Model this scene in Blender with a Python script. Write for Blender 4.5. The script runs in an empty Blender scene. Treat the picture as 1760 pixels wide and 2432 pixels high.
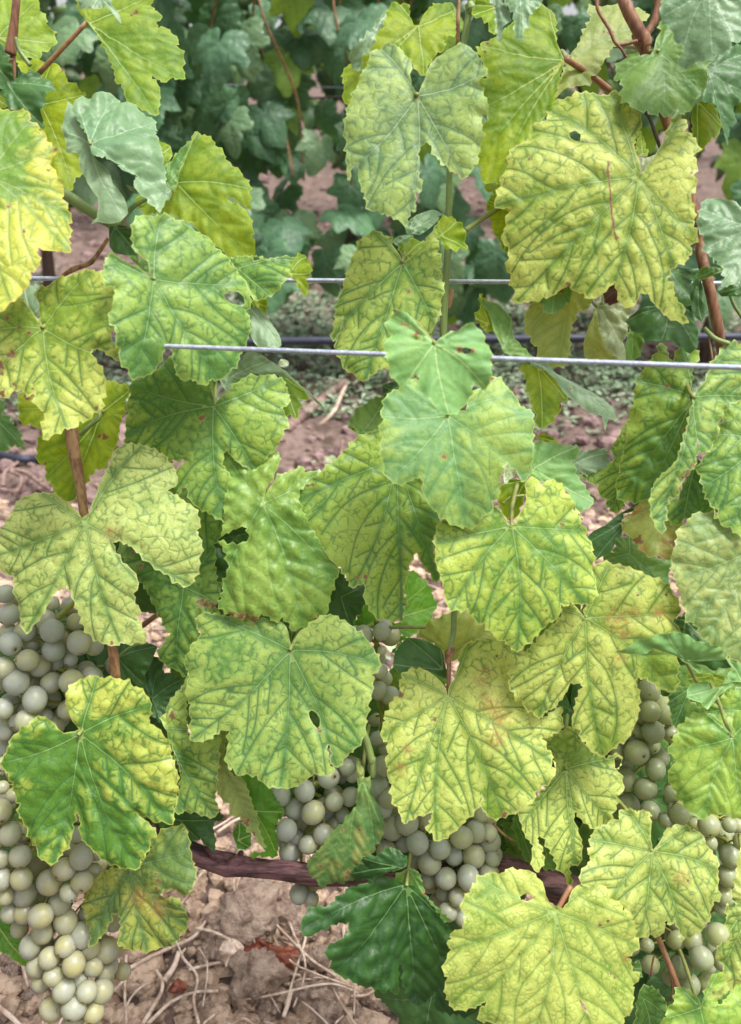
import bpy, math, random
import numpy as np
from mathutils import Vector, Matrix, Quaternion
from mathutils.geometry import delaunay_2d_cdt
R_ = math.radians
scene = bpy.context.scene
# ---------------------------------------------------------------- camera
PITCH = R_(20.0); FOC = 2158.0; W0, H0 = 1760.0, 2432.0
cam_data = bpy.data.cameras.new("camera"); cam = bpy.data.objects.new("camera", cam_data)
scene.collection.objects.link(cam); scene.camera = cam
cam_data.sensor_fit = 'VERTICAL'; cam_data.sensor_height = 24.0; cam_data.lens = 24.0 * FOC / H0
cam_data.clip_start = 0.02; cam_data.clip_end = 400
cam.location = (0, 0, 0); cam.rotation_euler = (math.pi / 2 - PITCH, 0, 0)
cam_data.dof.use_dof = True; cam_data.dof.focus_distance = 0.70; cam_data.dof.aperture_fstop = 6.0
# ---------------------------------------------------------------- sky, sun, exposure
SUN_EL, SUN_AZ = R_(64), R_(128)      # azimuth from +Y towards +X
world = bpy.data.worlds.new("World"); scene.world = world; world.use_nodes = True
wn = world.node_tree; sky = wn.nodes.new("ShaderNodeTexSky"); sky.sky_type = 'NISHITA'; sky.sun_disc = False
sky.sun_elevation = SUN_EL; sky.sun_rotation = SUN_AZ
sky.air_density = 1.0; sky.dust_density = 6.0; sky.ozone_density = 1.0
bg = wn.nodes["Background"]; bg.inputs[1].default_value = 0.128
hs = wn.nodes.new("ShaderNodeHueSaturation"); hs.inputs["Saturation"].default_value = 0.10
wn.links.new(sky.outputs[0], hs.inputs["Color"]); wn.links.new(hs.outputs[0], bg.inputs[0])
sd = bpy.data.lights.new("sun", 'SUN'); sd.energy = 2.0; sd.angle = R_(14); sd.color = (1.0, 0.955, 0.89)
sun = bpy.data.objects.new("sun", sd); scene.collection.objects.link(sun)
sdir = Vector((math.sin(SUN_AZ) * math.cos(SUN_EL), math.cos(SUN_AZ) * math.cos(SUN_EL), math.sin(SUN_EL)))
sun.rotation_euler = sdir.to_track_quat('Z', 'Y').to_euler(); sun.location = sdir * 8
vs = scene.view_settings; vs.view_transform = 'Standard'; vs.look = 'None'; vs.exposure = 0.95; vs.gamma = 1; vs.use_curve_mapping = False
scene.cycles.max_bounces = 8; scene.cycles.transparent_max_bounces = 8
scene.cycles.use_denoising = True
# tile letters give the part of the view a traced point lies in; L|palette|junction|tips|outline|holes|options; one dark G piece at upper left paints a fold's shadow
LEAVES = """
3|T|A -10,230|A 300,220 200,20 230,330|A -60,-60 150,-60 235,0 240,25 230,50 270,80 270,120 310,160 318,235 300,240 245,290 240,340 185,340 120,360 90,370 0,300 -60,250||
2|T|A 535,130|A 935,650 1110,440 900,0|A 535,130 505,85 470,40 460,-40 700,-60 930,-40 945,5 915,35 940,60 965,75 990,100 950,125 955,150 1000,145 1035,165 1080,200 1065,240 1110,290 1100,350 1115,400 1110,440 1050,435 990,470 920,430 945,460 965,510 960,560 955,610 935,655 880,630 800,590 760,570 745,510 730,475 695,470 690,400 640,290 590,200||pet=A 235,450;petw=28;rust=A 830,85,16 800,100,9
3|U|A 600,-20||A 470,-30 470,0 480,30 560,55 620,55 640,40 680,85 720,130 740,150 730,100 700,60 680,40 680,-30||sm=1
1|T|A 250,640|A 425,1135 515,570 300,380|A 100,360 190,345 240,345 300,375 355,385 365,430 400,460 410,495 470,520 480,550 515,555 520,580 450,610 470,900 470,940 480,1000 440,1040 430,1090 425,1135 380,1130 300,1000 240,760 250,640 270,590 200,450 130,440||
4|D|A 50,510|A 230,730 300,500 180,420|A 30,520 90,490 150,440 190,415 235,450 265,450 300,490 310,545 270,580 270,625 240,660 225,740 180,720 100,660 50,650 40,600 0,560 -30,530||
4|D|A -30,400||A -30,270 0,280 30,325 60,350 80,380 75,440 60,490 20,515 -30,520||rust=A 75,380,10 60,440,8
3|T|A -30,600||A -30,560 10,575 45,610 50,640 30,660 -30,660||
7.4|YE|A -80,1060|A 430,1285 430,1528 355,915 200,720 D 60,290|A -60,660 60,662 100,660 150,675 187,700 175,740 240,765 235,800 285,835 280,860 355,915 300,990 345,1060 345,1090 385,1145 370,1185 410,1230 405,1250 430,1285 410,1330 430,1390 415,1440 430,1528 330,1510 235,1505 225,1540 242,1600 D 240,80 185,105 170,190 130,205 125,240 60,290 0,345 -60,360||zone=A 60,870,260,.9 20,1100,180,.7 280,1000,90,-.8 200,1000,100,-.5;rust=A 50,1258,13 148,1412,11 295,1035,9 345,915,22;ty=12;lab=yellow-edged leaf with green middle at the left edge
5|U|A 545,880|A 700,1250 400,800|A 360,540 385,570 430,620 445,650 490,740 525,800 540,870 560,940 590,975 640,1010 665,1090 715,1150 728,1230 690,1290 620,1310 560,1310 515,1325 560,1290 580,1230 580,1180 550,1140 520,1080 490,1040 480,960 475,935 440,930 400,925 395,850 365,770 370,700 380,650 375,590||sm=1;cup=.3
5.6|B|A 548,875|A 990,1090 940,690 700,550 480,640|A 548,875 530,820 490,740 440,640 460,600 530,575 550,590 580,560 640,545 690,545 725,575 780,575 840,600 920,660 945,700 935,760 960,830 985,900 1000,1000 1010,1080 1000,1120 965,1195 940,1170 890,1130 840,1120 810,1085 820,1050 835,1030 820,1022 790,1020 740,1022 730,980 690,955 640,950 590,965 560,925||cup=.25;quilt=1.8;tx=24
4|U|A 1000,1190||A 760,1100 800,1120 870,1130 940,1175 1000,1120 1045,1165 1045,1200 1030,1222 960,1205 900,1190 840,1180 810,1150||sm=1
2|T|A 1070,1110|A 1500,1530 1500,1130 1200,800 850,1240|A 1080,1100 1050,970 1090,930 1170,860 1180,820 1200,795 1215,815 1250,815 1285,840 1300,870 1350,910 1360,950 1400,990 1450,1020 1470,1060 1500,1090 1510,1150 1512,1255 1460,1225 1420,1195 1385,1185 1372,1200 1400,1220 1450,1235 1490,1275 1515,1330 1505,1400 1520,1440 1500,1500 1470,1560 1380,1540 1250,1420 1190,1385 1160,1340 1130,1345 1040,1300 970,1300 920,1285 870,1305 862,1260 815,1235 830,1190 900,1175 960,1200 1040,1180||
3|G|A 1020,1130||A 1000,1010 1050,965 1170,860 1120,960 1090,1050 1080,1130 1060,1170 1020,1130 1005,1060||sm=1
2|T|A 985,940||A 955,825 1000,840 1040,890 1050,950 1000,1010 985,930||sm=1
3|D|A 700,1385||A 665,1390 700,1385 750,1375 810,1400 815,1480 820,1530 700,1550 665,1480||sm=1
3|G|A 900,1640||A 830,1530 850,1600 D 870,20 900,60 920,130 870,110 820,60 780,20 720,5 690,5||sm=1
7.3|MG|D 938,160|D 1370,750 850,748 700,30 1500,180 A 1000,1300|D 918,120 905,60 850,0 A 825,1520 810,1420 815,1350 850,1305 890,1300 940,1320 1030,1295 1070,1335 1130,1360 1200,1400 1290,1450 1365,1530 1410,1600 D 1470,120 1510,190 1530,260 1545,300 1530,335 1510,340 1532,390 1535,480 1520,560 1485,605 1480,640 1440,690 1415,730 1370,755 1330,750 1305,760 1300,785 1280,790 1230,765 1200,750 1150,757 1130,740 1105,710 1090,660 1075,600 1060,557 1025,570 1005,600 990,660 970,700 940,720 880,735 820,752 800,700 745,640 740,590 745,570 710,560 710,500 700,450 665,430 680,350 680,310 700,250 705,225 695,205 635,205 630,170 635,100 650,60 640,50 665,20 670,-5 700,5 745,40 800,70 870,105 920,148|D 1370,250 1395,233 1450,237 1490,262 1503,300 1480,312 1420,298 1385,275|ty=31;tx=5;quilt=1.3;cup=.16;zone=D 880,640,200,.7 1420,640,160,.6
7.4|Y|D 255,455|D 400,1060 0,720 760,680 560,130 -40,480|D 245,440 235,380 230,300 205,230 270,205 330,165 400,150 480,130 550,120 590,130 635,125 700,210 700,560 740,600 780,690 740,675 700,655 650,615 600,590 565,592 560,620 600,680 635,740 640,800 610,880 610,945 560,960 530,1000 470,1010 430,1065 395,1065 330,1100 260,1138 285,1070 250,1060 280,970 240,950 210,880 150,850 125,828 80,835 0,880 -60,870 -60,400 0,345 60,290 100,262 150,300 200,370||ty=0;cup=.05;zone=D 480,280,230,.8 120,380,140,.8 60,740,150,-.6;rust=D 45,405,13 115,455,11 175,490,13 75,622,24 350,467,6 530,597,9 10,735,12 85,800,12 10,855,20 5,690,22 200,870,10 575,940,12 200,828,8 265,965,9
4|U|D 200,380||D 130,180 180,190 240,220 240,330 230,400 190,350 110,250||sm=1
3|T|D 620,970|D 415,1505 140,960 780,840 250,1370|D 650,770 770,805 785,850 755,930 740,1000 720,1100 715,1150 690,1190 660,1260 640,1300 580,1310 540,1350 520,1400 470,1470 415,1510 370,1500 320,1460 290,1385 260,1380 262,1290 215,1270 215,1180 250,1110 280,1070 245,1075 200,1045 150,1055 135,985 122,950 140,930 125,910 150,850 300,900 500,1000 610,900 630,800||rust=D 640,1120,20 600,1115,12 180,885,20 262,1275,8
4|G|D -40,1000|D 148,1200|D -40,870 0,890 28,950 10,985 60,1020 110,1080 148,1200 80,1160 35,1160 30,1198 0,1198 -40,1190||
4.4|MG|D 1303,940|D 1362,1630 735,1090 1540,1320 E 270,760 D 800,800|D 1310,920 1300,850 1335,760 1305,760 1200,750 1150,757 1080,600 1010,640 960,710 840,755 790,790 770,815 788,850 760,890 745,930 760,960 740,1020 740,1060 720,1140 760,1155 860,1165 980,1220 1000,1260 1040,1290 1045,1260 1110,1255 1125,1275 1060,1330 1060,1385 1000,1430 1060,1490 1080,1480 1140,1410 1150,1500 1200,1550 1280,1590 1330,1620 1365,1640 1360,1560 1380,1500 1375,1440 1395,1360 1350,1290 1355,1220 1375,1195 1400,1230 1445,1272 1490,1295 1535,1330 1560,1320 1600,1270 E 240,1180 265,1150 290,1080 325,1055 300,990 275,940 320,915 320,880 290,800 300,780 250,750 210,730 130,745 60,755 20,780 -30,830 D 1380,850 1330,900||zone=D 1000,850,300,.9 E 180,950,160,-.4;rust=D 1230,1010,22 1110,1440,10 1045,1275,12;rustc=1
3|MG|G 1120,495|G 1330,200 1020,1000 1320,600 750,260|G 1120,495 1050,470 1000,400 940,350 850,300 780,230 690,220 700,290 760,360 830,440 890,510 920,580 960,650 1000,740 1035,780 1000,830 940,900 960,960 1010,1000 1100,1050 1130,1010 1120,920 1210,830 1190,690 1240,650 1340,660 1310,620 1340,540 1310,420 1300,300 1290,240 1350,170 1370,110 1250,30 1180,-60 1100,-120 1040,-100 1190,200||pet=G 1060,580 980,650 830,760;petw=32;zone=G 950,430,200,.8;rust=G 790,290,14 850,370,16 1220,590,22 1260,600,22 1300,610,22
2|D|G 930,1180||G 880,1030 960,1000 1110,1060 1100,1120 1000,1290 980,1330 920,1260 930,1180 870,1110||
2|D|G 720,930|G 930,860 860,1090|G 720,850 800,840 900,840 940,860 920,950 880,1030 865,1110 800,1080 740,1060 720,950||sm=1
1|D|G 600,1040||G 520,900 660,860 760,850 760,1060 600,1060 520,960||
4|MG|D 1450,100|E 400,10 200,260|D 1400,45 1420,30 1500,20 1640,35 E 100,30 180,35 260,15 320,5 390,0 400,60 330,130 310,150 300,185 240,240 200,265 150,280 110,290 D 1545,285 1500,200 1440,110||zone=D 1640,100,100,.2
4.6|T|E 330,130||E 320,140 350,70 390,0 430,10 462,50 445,80 455,150 430,180 440,220 415,258 375,185||
3|T|E 120,300||E 100,290 200,265 175,320 170,360 150,375 110,340||
4|U|E 90,350|E 270,570|D 1515,340 1545,330 E 110,325 180,380 230,440 265,500 278,560 260,578 150,575 110,540 90,500 70,400||sm=1;quilt=1.6
3|U|D 1400,760|E 525,910 200,650|D 1330,755 1370,755 1440,700 1485,640 1490,605 E 125,605 200,650 260,690 330,740 400,800 470,855 530,915 440,850 400,805 330,760 250,740 200,745 120,740 60,770 0,795 D 1380,850||sm=1;quilt=1.5
2|T|E 270,740||E 250,730 330,755 415,830 425,880 375,870 382,940 370,1010 335,985 290,985 285,940 325,900 300,800||
3.6|W|E 290,690||E 250,680 300,635 322,640 318,695 290,700||sm=1
3|T|B 1112,160|B 670,440 720,590 1330,30 1000,10 1150,440|B 1112,160 1085,140 1060,90 1055,55 1060,25 1010,12 980,8 940,30 900,90 840,170 780,240 720,310 690,325 665,350 660,385 670,430 665,500 690,540 720,610 770,550 830,510 860,490 920,455 1000,400 1040,360 1080,380 1110,410 1155,445 1180,370 1230,310 1275,285 1270,250 1290,220 1335,220 1330,180 1340,130 1325,110 1340,80 1320,40 1340,20 1310,-10 1230,0 1170,60 1130,120||pet=B 1260,298;petw=28
4|U|B 850,200||B 690,325 720,310 780,240 840,170 900,90 920,80 890,170 850,220 830,280 770,330 740,395 700,355||
6|BM|B 1105,575|B 1035,1340 672,1060 1385,1065 880,280 1520,460|B 1105,575 1070,510 1058,440 1068,370 1050,330 1025,315 1010,290 985,280 950,262 915,255 885,275 880,293 845,295 820,340 800,400 760,490 740,560 700,640 680,700 685,720 665,770 672,850 670,1040 685,1075 690,1020 715,975 738,975 740,1060 755,1110 780,1160 785,1200 820,1262 850,1258 900,1275 980,1310 1035,1345 1035,1300 1055,1275 1055,1250 1090,1250 1085,1210 1090,1165 1080,1140 1128,1135 1110,1060 1105,1020 1115,975 1105,920 1120,870 1155,852 1190,875 1215,940 1240,960 1255,995 1275,985 1320,1025 1345,1030 1380,1070 1420,1045 1440,985 1475,975 1470,930 1490,880 1500,800 1495,700 1540,685 1535,640 1510,590 1475,495 1535,465 1500,400 1460,320 1410,278 1340,275 1260,310 1210,350 1180,390 1150,470 1115,550||zone=B 930,1150,200,-.5 1380,900,150,-.3;quilt=.8;tx=8
4|T|C 570,355|C 60,870 100,600 470,70 50,290 170,1040|C 570,355 520,250 510,200 518,120 500,80 470,60 400,60 350,100 280,130 240,140 220,170 150,225 110,250 50,280 60,320 20,305 70,370 100,465 30,490 45,530 80,570 110,600 100,640 110,680 60,710 75,770 50,870 80,920 80,1000 110,1025 160,1010 175,1050 230,960 340,830 400,750 500,620 540,450||pet=C 700,440 840,550;petw=38;rust=C 80,325,10 95,275,14;zone=C 300,350,300,.7
3|P|C 590,345|C 1050,100 750,20 720,520|C 590,345 640,290 680,200 740,60 715,20 750,-20 1060,-20 1090,65 1050,90 1060,180 980,240 900,260 870,265 840,300 820,350 785,400 780,440 720,480 720,530 640,520 560,545 490,575 530,500||rust=C 840,185,12 810,180,10 870,175,8
3|T|B 1600,50||B 1450,0 1445,90 1490,120 1530,150 1575,210 1600,180 1620,-20 1500,-30||
5.4|B|C 300,-20|C 292,262 400,20|C 190,-20 215,25 255,70 270,180 292,262 320,180 348,112 375,65 422,15 430,-20||
5|U|C 140,-20|C 165,245|C 100,-20 145,40 160,240 178,250 190,170 235,110 225,70 190,20 170,-20||
6|Y|C 1015,1080|F 880,165 300,230 C 150,1220 480,605 1340,1440 F 1310,410 C 1270,710 860,530|C 1025,1065 1020,960 1000,920 990,880 1020,790 1045,740 1030,660 1010,650 960,625 930,570 910,545 870,525 845,550 800,545 740,525 640,515 630,545 530,550 465,600 480,640 470,690 385,715 380,740 345,770 350,815 270,860 215,930 235,960 175,1070 190,1090 145,1200 150,1230 220,1230 250,1240 215,1300 225,1320 190,1400 240,1450 245,1510 225,1560 F 220,20 260,60 270,130 290,150 295,235 385,235 460,220 490,225 550,190 620,145 625,190 700,220 730,260 800,240 850,190 880,160 900,210 930,290 970,320 1010,300 1030,240 1080,240 1130,300 1200,370 1260,400 1310,420 1335,410 1300,370 1310,335 1240,260 1240,230 1190,165 1210,100 1300,60 C 1320,1560 1345,1540 1325,1500 1370,1460 1340,1400 1350,1310 1310,1210 1350,1180 1330,1100 1360,1050 1330,980 1370,910 1330,860 1325,825 1285,815 1320,755 1300,720 1270,730 1265,700 1210,760 1160,880 1100,980 1040,1060|C 600,790 640,770 672,800 665,845 640,840 610,820|scar=C 832,985 828,1020 836,1090 845,1170 850,1250 858,1330 870,1410 880,1455;rust=C 828,1048,15 885,1450,12 355,952,11 710,853,7 1317,1085,8 F 610,160,14 600,150,10 560,200,10;zone=C 850,850,250,.4 900,1350,300,.45;tx=4;fold=0;flap=C 1010,1090,-.28 F 880,165;lab=largest yellow leaf, with a brown tear line
5|R|F 880,230||F 850,190 880,160 905,205 930,270 880,300 830,310 805,300 810,240||lab=withered red-brown leaf scrap under the largest yellow leaf
7|B|C 1450,-80|C 1475,345 1300,260 1180,80 1620,260|C 1165,-20 1150,70 1190,130 1240,170 1250,210 1290,240 1305,270 1285,350 1350,350 1380,340 1440,350 1475,348 1500,310 1540,320 1580,260 1620,260 1640,240 1700,220 1700,-20||quilt=.5;zone=C 1400,100,200,-.4
5|G|C 1140,310|C 1180,630 890,440 1420,520 1210,180|C 1200,130 1150,110 1160,170 1110,300 1090,330 1030,340 1010,320 940,340 880,385 890,410 870,445 910,460 930,500 915,550 945,610 1000,640 1070,650 1100,670 1150,630 1200,640 1240,620 1270,600 1290,620 1320,600 1370,570 1375,550 1440,470 1430,440 1445,350 1285,350 1300,280 1250,210 1215,170||quilt=.4;tx=20
4|D|C 1440,440|C 1580,840 1700,560 1690,300|C 1445,350 1640,260 1700,260 1700,560 1640,590 1620,620 1625,680 1635,720 1590,730 1600,770 1580,850 1560,780 1530,700 1500,640 1450,600 1400,610 1340,630 1330,600 1370,570 1430,480||
3|T|C 1370,620|C 1400,900 1540,740|C 1335,640 1420,610 1455,620 1480,650 1520,680 1545,745 1530,790 1470,830 1440,870 1400,905 1370,860 1355,800 1345,700||
3|B|C 1280,620||C 1200,640 1330,600 1335,690 1330,740 1290,720 1250,700 1210,740||
6.4|B|C 1720,1400|C 1400,1250 F 1520,210 C 1440,1500|C 1700,1200 1640,1260 1570,1210 1490,1175 1440,1190 1390,1290 1385,1370 1410,1430 1430,1470 1440,1530 1480,1550 1500,1600 F 1490,30 1500,70 1530,100 1535,160 1515,215 1560,210 1620,190 1700,230||quilt=1.2
4|T|C 240,1300||C 90,1090 140,1065 175,1070 190,1100 145,1200 150,1230 250,1240 260,1310 260,1400 260,1450 245,1520 200,1530 160,1460 130,1400 130,1350 110,1310 135,1290 90,1280 105,1220 140,1170 130,1150 95,1140||
3|T|C 1040,940||C 1000,880 1030,800 1060,850 1075,930 1060,955 1015,955||
4|W|C 1040,1040||C 1010,965 1060,955 1120,945 1090,1010 1030,1065||sm=1
5|M|B 1015,1593|E 765,750 575,480 1210,430 B 840,1405 1240,1345|B 1015,1593 985,1530 950,1480 940,1430 900,1430 860,1405 820,1405 770,1455 740,1510 700,1600 E 690,80 650,200 610,270 600,330 580,430 570,510 600,470 625,440 620,400 640,365 640,440 590,500 585,560 620,620 640,680 690,700 740,750 765,755 800,720 820,722 855,685 940,675 930,740 1000,700 1100,600 1150,560 1130,465 1200,440 1220,390 1245,330 1245,290 1268,220 1250,170 1260,140 1230,100 1255,85 B 1255,1600 1225,1530 1240,1500 1220,1440 1250,1390 1245,1340 1200,1400 1130,1500 1040,1580||rust=E 1053,230,12;zone=E 1100,80,150,.4;cup=.2
3|B|B 1060,1400||B 1030,1385 1100,1310 1180,1250 1220,1245 1280,1270 1225,1300 1240,1320 1200,1370 1150,1420 1080,1430 1040,1425||sm=1
3.5|B|B 970,1490||B 950,1480 965,1455 1020,1432 1070,1430 1075,1470 1050,1490 1000,1510||sm=1
4|T|B 1020,1580||B 990,1510 1050,1480 1080,1450 1120,1440 1155,1430 1130,1500 1030,1590 1000,1540||
6|T|B 1240,1440|B 1420,1490 1340,1355|B 1240,1340 1280,1310 1320,1335 1340,1355 1385,1380 1410,1420 1410,1450 1432,1495 1380,1490 1320,1525 1270,1500 1250,1470 1215,1440||
11.5|H|E 1210,550|E 1300,980 1030,800 1530,820 960,380 1430,430|E 1210,550 1170,500 1110,450 1080,410 1020,365 975,362 940,400 905,445 950,490 945,515 915,540 900,580 920,620 915,660 940,690 935,735 965,770 1025,805 1060,770 1090,745 1115,760 1125,845 1150,860 1165,890 1190,900 1210,935 1255,970 1310,985 1370,945 1415,890 1440,820 1450,775 1480,800 1525,825 1545,780 1550,720 1545,660 1550,600 1520,540 1515,490 1480,450 1430,425 1395,440 1360,480 1290,490 1240,520|E 1375,585 1400,580 1435,590 1430,610 1400,618 1375,600 ; E 1105,508 1130,515 1137,530 1118,528|quilt=.35;tx=6;cup=.05;fold=.05;ty=0;rust=E 1360,590,22 1440,600,14 1100,500,16 1030,440,8 1010,437,8 1045,442,6 1095,748,9;rustc=2;lab=small smooth plain green leaf in front of the wire
7.2|HM|E 1295,985|H 1440,95 F 340,1370 F 250,870 E 890,1000 E 930,1390|E 1250,960 1100,760 1030,800 990,830 950,840 920,870 900,930 880,990 900,1020 875,1090 890,1130 875,1190 900,1300 925,1380 970,1412 1040,1400 1085,1370 1120,1365 1140,1390 1150,1470 1190,1530 1240,1560 1270,1600 H 1290,60 1370,95 1430,95 1490,100 1525,60 1530,30 E 1560,1570 1600,1530 F 150,1490 190,1470 185,1420 190,1300 220,1270 280,1310 300,1350 330,1385 350,1370 370,1240 370,1100 365,1020 375,990 330,960 300,940 260,880 210,800 160,755 110,745 60,820 0,850 E 1400,960||quilt=.6;rust=E 1268,1238,16 F 125,765,16;rustc=2;zone=F 200,1150,180,-.5 E 1150,900,250,.6
4.2|MG|E 985,1250|H 1025,715 720,500 E 385,1500 H 1235,450 E 900,1090|E 880,1070 800,1100 740,1130 690,1190 620,1250 540,1320 460,1390 390,1445 375,1500 380,1545 410,1590 430,1640 H 450,130 500,220 550,290 600,350 640,375 690,460 715,505 740,490 780,470 790,500 790,580 840,660 880,705 905,690 930,700 1000,700 1025,720 1030,680 1035,620 1060,610 1035,560 1030,500 1050,450 1060,370 1090,300 1110,285 1130,330 1170,380 1240,470 1260,430 1220,340 1210,200 1250,80 E 1250,1600 1200,1540 1140,1440 1120,1370 1000,1250 900,1180 880,1110||rust=E 470,1410,11 H 795,435,14 745,440,12;zone=H 700,150,250,-.5 1100,150,100,.5
5|GS|E 165,1530|H 400,740 G 1320,600 E 500,1335 D 1370,1230 H 600,420|E 165,1530 180,1490 200,1450 235,1400 280,1350 410,1300 415,1335 470,1325 520,1330 510,1350 390,1440 380,1500 400,1570 440,1640 H 450,130 560,300 620,370 630,400 600,450 580,520 560,600 550,660 500,680 440,740 390,745 330,770 320,720 280,680 230,710 200,680 150,660 100,710 60,680 0,685 G 1310,620 1350,520 1340,500 1370,440 1390,370 1380,300 1350,250 1320,215 1380,235 1440,240 1500,220 1520,190 1505,140 1480,128 1420,145 1340,190 1370,110 1365,0 D 1370,1500 1395,1400 1355,1270 1380,1200 1440,1270 1530,1330 1560,1320 1600,1270 E 200,1220 235,1190 265,1230 270,1270 240,1340 200,1400 185,1440||quilt=1.8;rust=H 100,700,24 20,680,22 60,690,20 480,700,14 500,680,10 G 1400,670,22;rustc=1
4|D|E 950,840||E 890,810 950,780 1020,800 980,850 940,870 910,880 885,870||sm=1
4|G|E 760,1110|E 900,900|E 890,875 840,890 770,930 720,980 693,1030 700,1080 740,1110 770,1125 850,1070 890,1060 900,1020 920,990 940,900||rust=E 718,1075,9
4|T|F 110,440||F 60,225 70,290 55,340 20,400 50,420 60,455 110,480 135,470 140,400 130,330 75,260||
5|G|F 190,600|F 60,225 245,400 130,400|F 60,225 130,250 175,290 210,330 245,400 245,460 265,530 310,570 350,610 400,660 380,645 300,640 240,630 190,605 170,540 135,480 130,400 115,330 75,260||sm=1;pet=F 120,680;petw=14
4.4|U|F 360,665|F 890,980|F 330,655 460,680 520,730 590,770 700,820 800,870 860,905 890,950 895,985 850,970 840,1040 825,1000 810,965 780,960 720,945 690,930 620,880 560,830 520,770 450,720 400,700||sm=1;rust=F 608,822,10
3.4|T|F 400,690|F 430,1045 570,880|F 310,670 400,690 450,710 530,765 590,840 575,900 540,905 545,960 510,970 490,1020 430,1045 410,1040 400,970 370,920 350,890 350,850 330,830 340,780 320,740||rust=F 548,930,14 545,905,9
4|P|F 600,200|F 530,640 340,450 700,330|F 385,235 370,300 330,370 325,460 370,480 370,510 410,530 430,590 450,575 490,630 530,640 590,640 600,580 615,590 605,500 615,420 650,350 690,345 720,330 725,270 700,225 600,200||tx=16
5|G|F 520,220||F 390,225 480,205 600,190 610,260 580,300 490,375 435,345 430,320 395,300||rust=F 550,240,14 520,265,9
3|P|F 755,335|F 740,650 690,560|F 700,490 740,390 755,330 770,400 790,480 830,560 900,640 940,660 740,650 700,610 690,560||sm=1
4|W|F 770,330|F 930,600 960,350 800,250|F 760,320 790,300 775,270 800,250 820,280 805,310 850,300 880,280 920,290 925,325 970,330 970,370 940,400 965,440 935,520 940,570 935,600 940,660 900,640 820,560 790,480 770,400||quilt=3.5
5|D|F 1200,330|F 1400,540 960,385 1170,520|F 960,385 1020,340 1100,315 1180,330 1290,320 1350,360 1400,420 1420,480 1420,530 1370,575 1300,560 1230,520 1170,530 1080,510 1060,470 1000,440||sm=1;cup=.3
3|D|F 1200,110||F 1080,240 1130,100 1200,90 1330,100 1385,100 1335,200 1335,330 1250,340 1150,330||sm=1
4|D|F 1390,130||F 1340,330 1335,200 1385,110 1400,200 1440,330 1400,420 1350,370||sm=1
5|G|F 1500,100||F 1380,110 1420,90 1530,90 1530,120 1430,145 1385,140||sm=1
4|D|F 1640,210||F 1500,240 1560,200 1700,190 1700,260 1560,260||sm=1
3|G|F 970,450|F 1000,650|F 940,400 990,430 1060,480 1050,560 1040,620 980,650 940,640 935,580 965,450||
5|MG|F 1355,880|F 930,1480 1000,780 1290,580 1080,1490|F 1355,880 1340,800 1350,690 1390,620 1370,580 1300,575 1265,580 1240,610 1235,690 1200,640 1190,560 1150,540 1140,600 1100,640 1060,690 1045,750 1000,760 1000,860 975,980 955,1100 940,1200 920,1290 925,1330 900,1380 905,1420 930,1490 980,1495 1060,1500 1125,1470 1200,1380 1260,1260 1310,1090||quilt=1.8;cup=.3;rust=F 1193,808,13 1300,1075,10 1325,1080,13 930,1328,8;zone=F 1150,1250,160,.6 1000,1000,60,-.8 1020,1250,40,-.9 955,1410,30,-.9
6|M|F 1355,880|F 1190,1690 1620,540 1690,880 1390,1200|F 1355,880 1420,780 1480,650 1540,570 1610,530 1620,560 1660,560 1700,600 1700,890 1640,900 1580,915 1545,960 1535,990 1505,1040 1510,1080 1480,1150 1460,1190 1430,1215 1385,1210 1365,1240 1355,1300 1300,1370 1280,1420 1275,1490 1240,1485 1225,1540 1225,1590 I 1190,175 1150,100 F 1130,1580 1125,1480 1140,1390 1200,1330 1265,1260 1275,1200 1310,1090||rust=F 1340,1290,14 1320,1340,18 1300,1370,14 1378,1170,10
5.2|MG|F 1760,1150|F 1450,1400 1500,1100 I 1600,110|F 1700,880 1640,895 1580,910 1540,980 1510,1080 1480,1160 1440,1210 1390,1300 1415,1340 1430,1400 1470,1480 1500,1540 1530,1600 I 1505,0 1535,60 1570,115 1600,115 1640,155 1700,200||
4|MG|F 1380,1240|F 1330,1600 1480,1540|F 1380,1240 1400,1330 1430,1410 1460,1500 1500,1560 1450,1590 1330,1600 1300,1640 1220,1600 1230,1490 1275,1490 1300,1390 1350,1310||zone=F 1350,1450,120,.5
4|H|F 370,1320|F 740,1510 640,1180|F 370,1155 440,1160 560,1175 650,1175 660,1210 610,1260 640,1330 700,1430 750,1500 740,1530 690,1560 650,1575 600,1470 570,1410 470,1385 430,1400 370,1380 350,1340 375,1250||
3|T|F 520,1160||F 400,1110 440,1095 500,1130 530,1165 450,1165||sm=1
3|U|F 620,1290|F 860,1210|F 650,1215 840,1180 850,1220 875,1250 820,1310 740,1335 640,1355 605,1285||
2.6|MG|F 930,1200|F 680,1360 880,1570|F 650,1360 740,1335 820,1310 875,1250 845,1190 860,1175 900,1110 960,1010 975,1000 970,1110 950,1175 930,1290 935,1330 915,1400 935,1500 935,1550 900,1580 860,1545 835,1540 840,1500 790,1470 780,1410 720,1400 700,1380||
4|W|F 200,1280||F 190,1290 200,1265 240,1280 280,1310 250,1370 200,1405||
3|T|F 330,1390||F 190,1410 250,1380 330,1385 340,1400 320,1480 280,1600 220,1620 180,1560 160,1500||
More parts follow.
